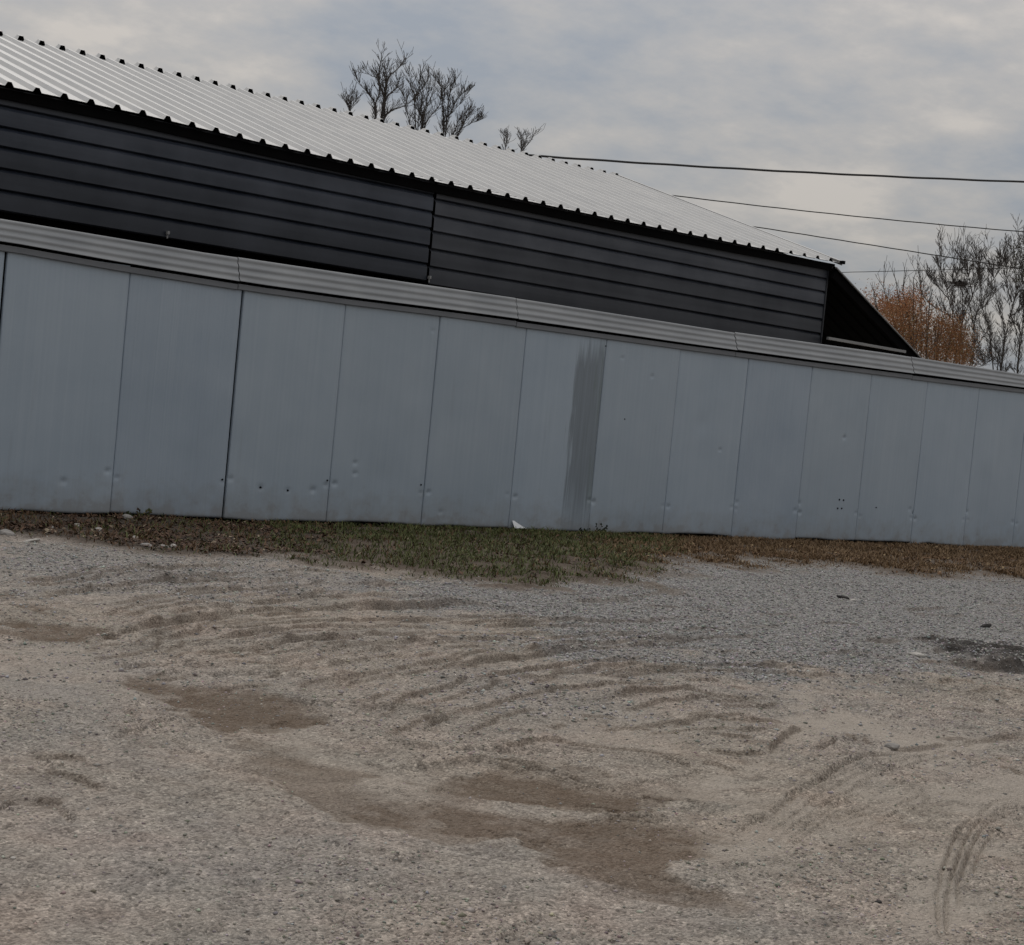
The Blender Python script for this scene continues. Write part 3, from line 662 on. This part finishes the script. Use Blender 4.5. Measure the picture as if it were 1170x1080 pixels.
weed(146, 594, .085, 6, 'green weed by the round stone under the left fence panels', 3, (.05, .06, .025))
weed(160, 602, .14, 8, 'yellowish weed just in front of the round stone', 4, (.10, .09, .035))

# ------------------------------------------------------------------ building
RY = 9.95
bl = thing('metal_barn', 'long dark clad barn with pale corrugated roof behind the fence', 'barn', (4, RY, 0))
XL, XR, YF = -8.0, 15.58, 15.9
EX = [-9, 1.24, 3.01, 4.63, 7.36, 10.57, 13.58, 15.45, 17]
EZ = [4.46, 4.456, 4.448, 4.398, 4.350, 4.322, 4.326, 4.342, 4.345]
def eave_z(x): return float(np.interp(x, EX, EZ))
def drop(x): return -.0095*(max(x, -4)-1.3)
def cladding(x0, x1, lines, bottom, mat, tones):
    prof = []; L = [4.46]+lines+[bottom]; tn = []
    for k in range(len(L)-1):
        t, b_ = L[k], L[k+1]; n0 = len(prof)
        if k: prof.append((4.185, t-.010))
        prof += [(4.150, t-.046 if k else t), (4.148, (t+b_)/2), (4.146, b_+.014)]
        if k < len(L)-2: prof += [(4.158, b_+.006), (4.195, b_-.003)]
        tn += [tones[k]]*(len(prof)-n0)
    prof += [(4.17, bottom), (4.25, bottom)]; tn += [tones[-1]]*2
    m = MB(); xs = np.linspace(x0, x1, 14)
    m.extrude_x(prof, xs, lambda x, y, z: z+drop(x)); o = m.build('wall_cladding', mat, bl)
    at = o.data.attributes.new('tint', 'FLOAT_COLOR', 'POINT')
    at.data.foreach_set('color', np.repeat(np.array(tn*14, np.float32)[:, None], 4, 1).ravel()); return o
cladding(XL, 7.42, [4.250, 4.014, 3.789, 3.544, 3.299], 3.060, M_clad, [.8, 1.15, 1.1, .85, .72, .66])  # tones put the eave shadow into the top board; lower boards fade darker
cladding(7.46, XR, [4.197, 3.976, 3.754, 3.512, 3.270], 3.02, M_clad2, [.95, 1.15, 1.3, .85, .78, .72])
m = MB(); m.box(7.40, 7.48, 4.20, 4.28, 2.7, 4.3); m.build('joint_strip', M_dark, bl)
m = MB(); m.box(XL, XR-.02, 4.40, 4.45, 0, 4.3); m.build('dark_interior', M_dark, bl)  # near-black sheet standing in for the shaded open interior
m = MB(); m.box(XR-.012, XR+.02, 4.135, 4.30, 2.75, 4.27); m.build('corner_trim', M_plain, bl)
m = MB(); xs = np.linspace(XL, XR+.1, 40)
m.extrude_x([(4.09, -.135), (4.09, -.022), (4.135, -.022), (4.135, -.135)], xs, lambda x, y, z: eave_z(x)+z, close=True)
m.build('eave_board', M_dark, bl)
def ridge_z(x): return float(np.interp(x, [-9, 3.3, 13.6, 16], [6.215, 6.190, 6.135, 6.125]))
def rib_xs(phase, pitch, x0, x1, rw, sl):
    out = []; k0 = int(math.floor((x0-phase)/pitch))-1
    for k in range(k0, k0+200):
        c = phase+k*pitch
        for dx, h in ((-rw/2-sl, 0), (-rw/2, 1), (rw/2, 1), (rw/2+sl, 0)):
            x = c+dx
            if x0 < x < x1: out.append((x, h))
        for q in (.36, .64):
            for dx, h in ((-.014, 0), (0, .03), (.014, 0)):
                x = c+pitch*q+dx
                if x0 < x < x1: out.append((x, h))
        if c > x1: break
    return [(x0, 0)]+sorted(out)+[(x1, 0)]
def roof_sheet(name, prof, rows, hgt, mat):
    # rows: list of (function x -> (y, z), rib height factor)
    m = MB(); V = []
    for fn, hk in rows:
        for x, h in prof:
            y, z = fn(x); V.append((x, y, z+h*hgt*hk))
    n = len(prof); R = len(rows)
    m.add(V, [(r*n+j, r*n+j+1, (r+1)*n+j+1, (r+1)*n+j) for r in range(R-1) for j in range(n-1)])
    return m.build(name, mat, bl)
XV = 15.74; PH, PT = 1.3528, .3281
near = rib_xs(PH, PT, XL-.2, XV, .045, .030)
def row(t, dz=0, dy=0): return lambda x: (4.0+t*(RY-4.0)+dy, eave_z(x)+(ridge_z(x)-eave_z(x))*t+dz)
ts = [0, .2, .4, .6, .8, .97, .985, 1.0]
hk = [1, 1, 1, 1, 1, 1, .0, .0]
roof_sheet('roof_sheet', near, [(row(t), h) for t, h in zip(ts, hk)], .052, M_roof)
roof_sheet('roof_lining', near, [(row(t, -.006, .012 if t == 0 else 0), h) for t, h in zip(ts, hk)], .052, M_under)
# far slope lies over the ridge: its open rib ends stand up along the skyline
far = rib_xs(PH-.035, PT*.991, XL-.2, 15.72, .062, .026)
def rowf(d, dz=0): return lambda x: (RY+d, ridge_z(x)+.008+dz-.30*abs(d))
roof_sheet('roof_sheet', far, [(rowf(d), h) for d, h in ((-.10, 1), (0, 1), (1.5, 1), (4, 1), (YF-RY, 1))], .068, M_roof)
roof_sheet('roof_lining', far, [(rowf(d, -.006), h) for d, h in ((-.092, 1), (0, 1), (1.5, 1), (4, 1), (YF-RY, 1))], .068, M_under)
# verge trim, pale, along the right edge of the near slope
m = MB(); a = np.array([XV-.01, 3.99, eave_z(XV)-.01]); b_ = np.array([XV-.01, RY, ridge_z(XV)])
m.add([a+[-.10, 0, .050], a+[.012, 0, .050], a+[.012, 0, -.03], b_+[-.10, 0, .050], b_+[.012, 0, .050], b_+[.012, 0, -.03]], [(0, 1, 4, 3), (1, 2, 5, 4)])
m.build('verge_trim', M_roof, bl)
m = MB(); c = onY(963.5, 300.2, 3.97); m.box(c[0]-.03, c[0]+.03, 3.95, 4.02, c[2]-.025, c[2]+.03); m.build('verge_end', M_dark, bl)
m = MB(); m.add([(XR-.03, 4.32, 0), (XR-.03, YF-.1, 0), (XR-.03, YF-.1, 4.2), (XR-.03, RY, 6.0), (XR-.03, 4.32, 4.25)], [(0, 1, 2, 3, 4)]); m.build('gable_wall', M_plain, bl)
m = MB(); m.add([(XL, 4.3, 0), (XL, YF-.1, 0), (XL, YF-.1, 4.2), (XL, RY, 6.0), (XL, 4.3, 4.25)], [(0, 1, 2, 3, 4)]); m.build('gable_wall', M_plain, bl)
m = MB(); m.box(XL, XR-.05, YF-.15, YF-.1, 0, 4.25); m.build('rear_wall', M_plain, bl)
# side lean-to roof at the gable end: slopes down to the right, dark underneath
A0 = onY(952, 303.5, 4.0); A1 = onY(1051, 409, 4.0)
sl = (A1[2]-A0[2])/(A1[0]-A0[0]); X2 = A1[0]+.45; XS = XR+.03; YE = 9.9
def lt(x): return A0[2]+sl*(x-A0[0])
prof = []; y = 4.0
while y < YE:
    prof += [(y, 0), (y+.02, 1), (y+.07, 1), (y+.09, 0)]; y += .28
V = [(x, yy, lt(x)+h*.035+dz) for dz in (0, -.012) for x in (XS, X2) for yy, h in prof]
n = len(prof)
obj('canopy_roof', V[:2*n], [(j, j+1, n+j+1, n+j) for j in range(n-1)], M_bar, bl)
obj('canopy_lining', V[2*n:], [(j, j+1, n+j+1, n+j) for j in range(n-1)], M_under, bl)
for yy, hh in ((4.06, .14), (6.0, .10), (7.9, .10), (9.7, .10)):
    m = MB(); m.beam((XS, yy, lt(XS)-.022-hh/2), (X2-.02, yy, lt(X2-.02)-.022-hh/2), .07, hh); m.build('canopy_rafter', M_dark, bl)
m = MB(); m.beam((XS-.01, 3.99, lt(XS-.01)+.010), (X2, 3.99, lt(X2)+.010), .03, .018); m.build('verge_trim', M_bar, bl)
b0 = onY(943, 386, 3.98); b1 = onY(1034, 402, 3.98); b0[0] = XR-.02
m = MB(); m.beam(b0, b1, .05, .045); m.build('tie_beam', M_bar, bl)
m = MB(); m.box(XS, A1[0]-.2, YE-.1, YE-.06, 0, 2.9); m.build('canopy_back', M_dark, bl)
m = MB(); m.box(b1[0]-.10, b1[0], 4.02, 4.11, 0, b1[2]-.04); m.build('canopy_post', M_dark, bl)
for q in ((192, 266), (491, 317)):
    c = onY(*q, 4.1); m = MB(); m.box(c[0]-.014, c[0]+.014, c[1]-.02, c[1]+.03, c[2]-.02, c[2]+.02); m.box(c[0]-.006, c[0]+.006, c[1], c[1]+.02, c[2]-.07, c[2]-.02); m.build('bracket', M_bar, bl)

# ------------------------------------------------------------------ wires
def wire(pts, Y0, Y1, dia, label, sag=0.0, extend=(.6, .8)):
    P = [np.array(onY(x, y, Y0+(Y1-Y0)*k/(len(pts)-1))) for k, (x, y) in enumerate(pts)]
    # quadratic through the points (3-D)
    t = np.linspace(0, 1, len(P)); A_ = np.array(P); cf_ = [np.polyfit(t, A_[:, i], min(2, len(P)-1)) for i in range(3)]
    tt = np.linspace(-extend[0], 1+extend[1], 120)
    Q = np.stack([np.polyval(c_, tt) for c_ in cf_], 1)
    Q[:, 2] += .006*np.sin(np.arange(120)*.9)*dia/.08
    m = MB(); m.tube(Q, [dia/2]*120, 6); o = m.build('overhead_cable', M_wire, None, loc=P[0]); tag(o, label, 'cable', 'overhead cables'); return o
wire([(610, 178), (890, 195.5), (1170, 208)], 18, 12.5, .060, 'thick black overhead cable, topmost, running off from the roof ridge')
wire([(785, 225.5), (980, 247.5), (1170, 265)], 18, 13, .032, 'second overhead cable below the thick black one')
wire([(880, 262), (1020, 284), (1165, 307)], 18, 13.5, .032, 'overhead cable sloping down into the bare treetops')
wire([(975, 311), (1075, 308.5), (1170, 306)], 20, 15, .022, 'thinnest faint overhead cable, lowest, nearly level')

# ------------------------------------------------------------------ trees
def grow(bag, start, d, length, r, lvl, rr, droop=0.0):
    n = 6; pts = [np.array(start, float)]; d = np.array(d, float); d /= np.linalg.norm(d)
    for i in range(n):
        d = d+np.array([rr.gauss(0, .055), rr.gauss(0, .055), rr.gauss(.04, .04)-droop]); d /= np.linalg.norm(d)
        pts.append(pts[-1]+d*length/n)
    rads = [max(r*(1-.75*i/n), .0045) for i in range(n+1)]
    bag.append((pts, rads))
    if lvl > 0:
        for k in range({3: 4, 2: 3, 1: 2}[lvl]):
            i = rr.randint(1, n-1); p = pts[i]+(pts[i+1]-pts[i])*rr.random()
            ax = np.array([rr.gauss(0, 1), rr.gauss(0, 1), rr.gauss(0, .6)]); dd = d*1.0+ax*.5+np.array([0, 0, .25])
            grow(bag, p, dd, length*rr.uniform(.4, .7), rads[i]*.6, lvl-1, rr, droop)
def tree(name, label, Y, org, sc, limbs, seed, mat, r0=.07, twig=(2, .9), group=None, trunk_px=None, twign=5, cat='tree'):
    rr = random.Random(seed); conv = lambda q: np.array(onY(org[0]+sc*q[0], org[1]+sc*q[1], Y))
    tp = conv(trunk_px or limbs[0][0]); t = thing(name, label, cat, (tp[0], Y, 0), group)
    main = MB(); tw = MB(); bag = []
    # trunk from the ground up to where the limbs begin
    lowz = min(conv(l[0])[2] for l in limbs)-.6
    tk = [(tp[0]+.15*math.sin(i*1.3+seed), Y+.1*math.cos(i*1.9), lowz*i/6) for i in range(7)]
    main.tube(tk, [r0*2.6*(1-.10*i) for i in range(7)], 8)
    for l in limbs:
        off = rr.uniform(-.5, .5)
        P = [np.array(onY(org[0]+sc*q[0], org[1]+sc*q[1], Y+off*i)) for i, q in enumerate(l)]
        if abs(P[0][2]-lowz) < 1.9: P = [np.array(tk[-1])-[0, 0, .2]]+P
        # smooth the polyline
        A_ = np.array(P); tt = np.linspace(0, len(P)-1, (len(P)-1)*5+1)
        Q = np.stack([np.interp(tt, range(len(P)), A_[:, i]) for i in range(3)], 1)
        Q[1:-1] = (Q[:-2]+2*Q[1:-1]+Q[2:])/4; Q[1:-1] = (Q[:-2]+2*Q[1:-1]+Q[2:])/4
        Q += np.array([[rr.gauss(0, .008), rr.gauss(0, .008), rr.gauss(0, .008)] for _ in Q])
        R = [r0*(.40-.33*i/(len(Q)-1)) for i in range(len(Q))]
        main.tube(Q, R, 6)
        for k in range(int(twign*1.7*len(P))):
            i = rr.randint(3, len(Q)-1); d = Q[min(i+1, len(Q)-1)]-Q[i-1]; d /= np.linalg.norm(d)
            ax = np.array([rr.gauss(0, 1), rr.gauss(0, .8), rr.gauss(0, .4)])
            grow(bag, Q[i], d+ax*.75+np.array([0, 0, .45]), twig[1]*rr.uniform(.4, 1.1), min(max(R[i]*.35, .005), .008), twig[0], rr)
    for p, r in bag: tw.tube(p, r, 4, cap=False)
    main.build('trunk', mat, t, smooth=True); tw.build('crown', mat, t)
    return t, bag
GA = 'bare treetops behind the roof'; O1 = (380, 50); S1 = .2051; YB = 22
tree('bare_tree', 'tallest bare treetop over the ridge, forking into two upright stems', YB, O1, S1,
     [[(240,410),(235,330),(205,285),(160,235),(130,185)], [(290,410),(290,290),(255,225),(262,160),(272,60)], [(290,300),(302,190),(290,120)], [(302,190),(365,140),(400,85)],
      [(290,385),(390,350),(445,318)], [(235,340),(268,270),(250,190),(170,160)], [(290,300),(350,255),(368,215)]], 5, M_bark, .075, (1, .36), GA, (265, 420), 6)
tree('bare_tree', 'middle bare treetop over the ridge with dense upright branches', YB+.8, O1, S1,
     [[(505,455),(505,400),(530,300),(535,185)], [(505,445),(470,330),(435,240),(425,170)], [(520,435),(600,340),(612,255),(585,200)], [(430,440),(405,340),(385,260)], [(450,310),(475,270),(495,165)], [(505,400),(560,280),(575,190)], [(475,430),(500,330),(510,230)]],
     8, M_bark, .05, (1, .36), GA, (500, 470), 7)
tree('bare_tree', 'right bare treetop over the ridge with fanned branches leaning right', YB+1.2, O1, S1,
     [[(620,485),(620,400),(610,330),(630,240)], [(620,430),(690,360),(760,260)], [(640,400),(645,300),(680,210)], [(680,490),(695,430),(755,390)], [(690,490),(780,440),(820,425)], [(640,420),(700,300),(735,265)], [(700,500),(740,440),(770,330)]],
     9, M_bark, .045, (1, .36), GA, (650, 500), 7)
tree('bare_tree', 'small bare twig tip left of the tall treetop at the ridge', YB, O1, S1, [[(92,375),(88,340),(60,305)], [(92,375),(100,335),(104,298)], [(98,370),(112,340),(130,300)]], 12, M_bark, .035, (1, .35), GA, None, 3)
tree('bare_tree', 'small bare forked twig tip by the start of the thick cable', YB, O1, S1, [[(1050,605),(1055,560),(1045,515)], [(1050,605),(1090,560),(1130,490)], [(1055,580),(1070,545),(1085,520)]], 13, M_bark, .04, (1, .35), GA, None, 3)
tree('bare_tree', 'smallest bare twig tip at the ridge, between the fanned treetop and the forked tip', YB, O1, S1, [[(965,585),(962,540),(955,500)], [(965,585),(970,550),(968,515)]], 14, M_bark, .03, (1, .3), GA, None, 3)
GB = 'bare trees behind the right end of the fence'; O2 = (970, 260); S2 = .171; YT = 13
tree('bare_tree', 'grey bare tree right of the orange shrub, limbs fanning to both sides', YT, O2, S2,
     [[(765,900),(755,760),(740,640),(690,570),(650,400),(615,280),(615,150)], [(745,650),(830,450),(870,330),(850,180)], [(755,700),(760,450),(745,200)], [(705,600),(560,530),(490,450),(470,345)], [(670,480),(600,400),(540,350)], [(830,460),(800,330),(780,230)],
      [(690,570),(690,420),(700,160)], [(650,420),(720,340),(770,150)]], 21, M_bark2, .045, (2, .46), GB, (765, 930), 5)
tree('bare_tree', 'slender bare tree with a tall straight leader, left of the forked dark trunk', YT+1, O2, S2,
     [[(830,900),(840,600),(890,480),(935,380),(930,100)], [(840,650),(800,520),(780,380)], [(890,490),(870,330),(880,200)], [(930,390),(1000,300),(1010,200)], [(850,560),(920,520),(960,420)]], 22, M_bark2, .040, (2, .46), GB, (830, 930), 5)
tree('bare_tree', 'dark bare tree forking low just above the fence cap', YT-1, O2, S2,
     [[(1015,950),(1000,850),(940,680),(895,560),(870,400)], [(1015,950),(1055,680),(1100,480),(1165,300)], [(1050,690),(990,500),(960,300)], [(940,690),(880,740),(850,840)], [(1090,500),(1060,400),(1050,240)], [(1000,850),(930,900),(870,930)], [(1070,600),(1130,560),(1180,500)]],
     23, M_bark, .050, (2, .46), GB, (1015, 1000), 5)
t4, _ = tree('bare_tree', 'dark bare tree at the right picture edge, tallest by the fence', YT-.5, O2, S2,
     [[(1125,960),(1140,770),(1080,580),(1040,300),(1050,60)], [(1140,770),(1175,560),(1150,300),(1135,80)], [(1080,590),(1120,420),(1110,200)], [(1150,700),(1230,560),(1250,300)], [(1170,600),(1210,420),(1200,150)]], 24, M_bark, .050, (2, .46), GB, (1125, 1000), 5)
tree('bare_tree', 'bare tree mostly past the right picture edge', YT+.5, O2, S2,
     [[(1290,960),(1280,700),(1240,480),(1210,200)], [(1280,720),(1340,500),(1350,250)]], 25, M_bark, .050, (2, .46), GB, (1290, 1000), 8)
# orange autumn shrub
rr = random.Random(31); conv = lambda q, Y: np.array(onY(970+.171*q[0], 260+.171*q[1], Y))
YS = 12.0; bp = conv((560, 900), YS); sh = thing('autumn_shrub', 'orange leaved autumn shrub beside the lean-to roof edge', 'shrub', (bp[0], YS, 0))
stems = MB()
ends = [(170,450),(230,400),(315,360),(360,430),(430,350),(480,350),(400,470),(280,520),(520,560),(600,600),(640,560),(700,640),(760,700),(350,600),(450,620),(540,480),(580,700),(680,740)]
LV = []; LC = []
for e in ends:
    P1 = conv(e, YS+rr.uniform(-.6, .6)); P0 = np.array([bp[0]+rr.uniform(-.4, .4), YS, 0]); mid = P0*.45+P1*.55+np.array([rr.uniform(-.2, .2), 0, .5])
    tt = np.linspace(0, 1, 9)[:, None]; Q = (1-tt)**2*P0+2*tt*(1-tt)*mid+tt**2*P1
    stems.tube(Q, [.028*(1-.8*i/8)+.004 for i in range(9)], 5)
    for _ in range(7):
        i = rr.randint(4, 8); bag = []
        grow(bag, Q[i], (Q[i]-Q[i-1])*3+np.array([rr.gauss(0, .5), rr.gauss(0, .5), .3]), rr.uniform(.3, .7), .009, 1, rr)
        for p, r in bag: stems.tube(p, r, 4, cap=False)
def in_poly(x, y, poly):
    c = False; n = len(poly)
    for i in range(n):
        (x1, y1), (x2, y2) = poly[i], poly[(i+1) % n]
        if (y1 > y) != (y2 > y) and x < (x2-x1)*(y-y1)/(y2-y1)+x1: c = not c
    return c
POLY = [(140,470),(180,420),(230,500),(300,520),(370,450),(440,440),(480,540),(500,600),(620,610),(720,650),(800,720),(810,900),(700,920),(500,900),(380,780),(250,640)]
cen = []
while len(cen) < 210:
    q = (rr.uniform(130, 820), rr.uniform(400, 930))
    if in_poly(*q, POLY): cen.append((q, YS+rr.uniform(-.8, .8)))
for q, Y in cen:
    c0 = conv(q, Y); dark = rr.random()
    for _ in range(rr.randint(110, 180)):
        p = c0+np.array([rr.gauss(0, .17), rr.gauss(0, .2), rr.gauss(0, .15)])
        d = np.array([rr.gauss(0, 1) for _ in range(3)]); d /= np.linalg.norm(d); e = np.cross(d, [.2, .5, .8]); e /= np.linalg.norm(e)+1e-6; s = rr.uniform(.012, .030)
        LV += [p, p+d*s+e*s*.55, p+d*2*s, p+d*s-e*s*.55]
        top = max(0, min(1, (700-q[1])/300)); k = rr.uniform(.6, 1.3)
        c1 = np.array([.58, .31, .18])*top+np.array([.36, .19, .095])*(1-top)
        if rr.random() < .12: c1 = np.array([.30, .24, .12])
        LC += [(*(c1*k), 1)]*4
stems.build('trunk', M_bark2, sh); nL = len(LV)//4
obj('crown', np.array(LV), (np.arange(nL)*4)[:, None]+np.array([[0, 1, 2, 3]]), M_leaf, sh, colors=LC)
# sparse olive leaves left on the edge tree
LV = []; LC = []
for _ in range(420):
    q = (rr.gauss(1145, 32), rr.uniform(70, 380)); p = conv(q, YT-.5+rr.uniform(-.5, .5))
    d = np.array([rr.gauss(0, 1) for _ in range(3)]); d /= np.linalg.norm(d); e = np.cross(d, [.2, .5, .8]); e /= np.linalg.norm(e)+1e-6; s = rr.uniform(.02, .04)
    LV += [p, p+d*s+e*s*.5, p+d*2*s, p+d*s-e*s*.5]; k = rr.uniform(.6, 1.2); LC += [(.075*k, .075*k, .035*k, 1)]*4
obj('leaves', np.array(LV), (np.arange(len(LV)//4)*4)[:, None]+np.array([[0, 1, 2, 3]]), M_leaf, t4, colors=LC)
# twig clump lodged in the grey tree
m = MB(); c0 = conv((735, 378), YT)
for _ in range(90):
    a = c0+np.array([rr.gauss(0, .10), rr.gauss(0, .08), rr.gauss(0, .05)]); d = np.array([rr.gauss(0, .12), rr.gauss(0, .12), rr.gauss(0, .05)])
    m.tube([a-d, a+[0, 0, .01], a+d], [.007, .008, .006], 4)
o = m.build('twig_nest', M_bark, None, loc=c0); tag(o, 'dark twig nest lodged in a fork of the grey bare tree', 'nest')

# ------------------------------------------------------------------ sky and light
SUN_EL, SUN_AZ = math.radians(50), math.radians(17)      # azimuth from +Y clockwise: beyond the fence, behind thin cloud
w = bpy.data.worlds.new('World'); scene.world = w; w.use_nodes = True
nt = w.node_tree; bg = nt.nodes['Background']; bg.inputs['Strength'].default_value = 0.1
sky = nt.nodes.new('ShaderNodeTexSky'); sky.sky_type = 'NISHITA'; sky.sun_disc = False
sky.sun_elevation = SUN_EL; sky.sun_rotation = SUN_AZ; sky.air_density = 1.0; sky.dust_density = 3.0
tc = nt.nodes.new('ShaderNodeTexCoord'); sx = nt.nodes.new('ShaderNodeSeparateXYZ'); nt.links.new(tc.outputs['Generated'], sx.inputs[0])
z = math_(nt, 'MAXIMUM', sx.outputs[2], 0.0)
den = math_(nt, 'ADD', z, 0.24)
cx = nt.nodes.new('ShaderNodeCombineXYZ')
nt.links.new(math_(nt, 'DIVIDE', sx.outputs[0], den), cx.inputs[0]); nt.links.new(math_(nt, 'DIVIDE', sx.outputs[1], den), cx.inputs[1])
n1 = noise(nt, cx.outputs[0], 1.9, 7, 0.55); n2 = noise(nt, cx.outputs[0], 6.0, 7, 0.6)
nn = math_(nt, 'ADD', math_(nt, 'MULTIPLY', n1, 0.62), math_(nt, 'MULTIPLY', n2, 0.38))
cloud = ramp(nt, nn, [(0.37, (0.72, 0.80, 0.915)), (0.45, (0.91, 0.935, 0.975)), (0.53, (1.13, 1.09, 1.05)), (0.60, (1.42, 1.32, 1.21))])
# overcast luminance: about three times brighter overhead than at the horizon
lum = math_(nt, 'MULTIPLY', math_(nt, 'ADD', math_(nt, 'MULTIPLY', z, 4.7), 3.0), 1.0)
cl = mixc(nt, 1.0, cloud, (1, 1, 1), 'MULTIPLY')
vm = nt.nodes.new('ShaderNodeVectorMath'); vm.operation = 'SCALE'; nt.links.new(cl, vm.inputs[0]); nt.links.new(lum, vm.inputs['Scale'])
mx = mixc(nt, 0.90, sky.outputs[0], vm.outputs[0])
nt.links.new(mx, bg.inputs['Color'])
sd = bpy.data.lights.new('sun', 'SUN'); sd.energy = 0.8; sd.angle = math.radians(16); sd.color = (1, .955, .90)
so = bpy.data.objects.new('sun', sd); COL.objects.link(so)
so.rotation_euler = (math.pi/2-SUN_EL, 0, math.pi-SUN_AZ)
so.location = (0, -20, 30)
scene.view_settings.view_transform = 'Standard'; scene.view_settings.look = 'None'
scene.view_settings.exposure = 0.0; scene.view_settings.gamma = 1.0; scene.view_settings.use_curve_mapping = False
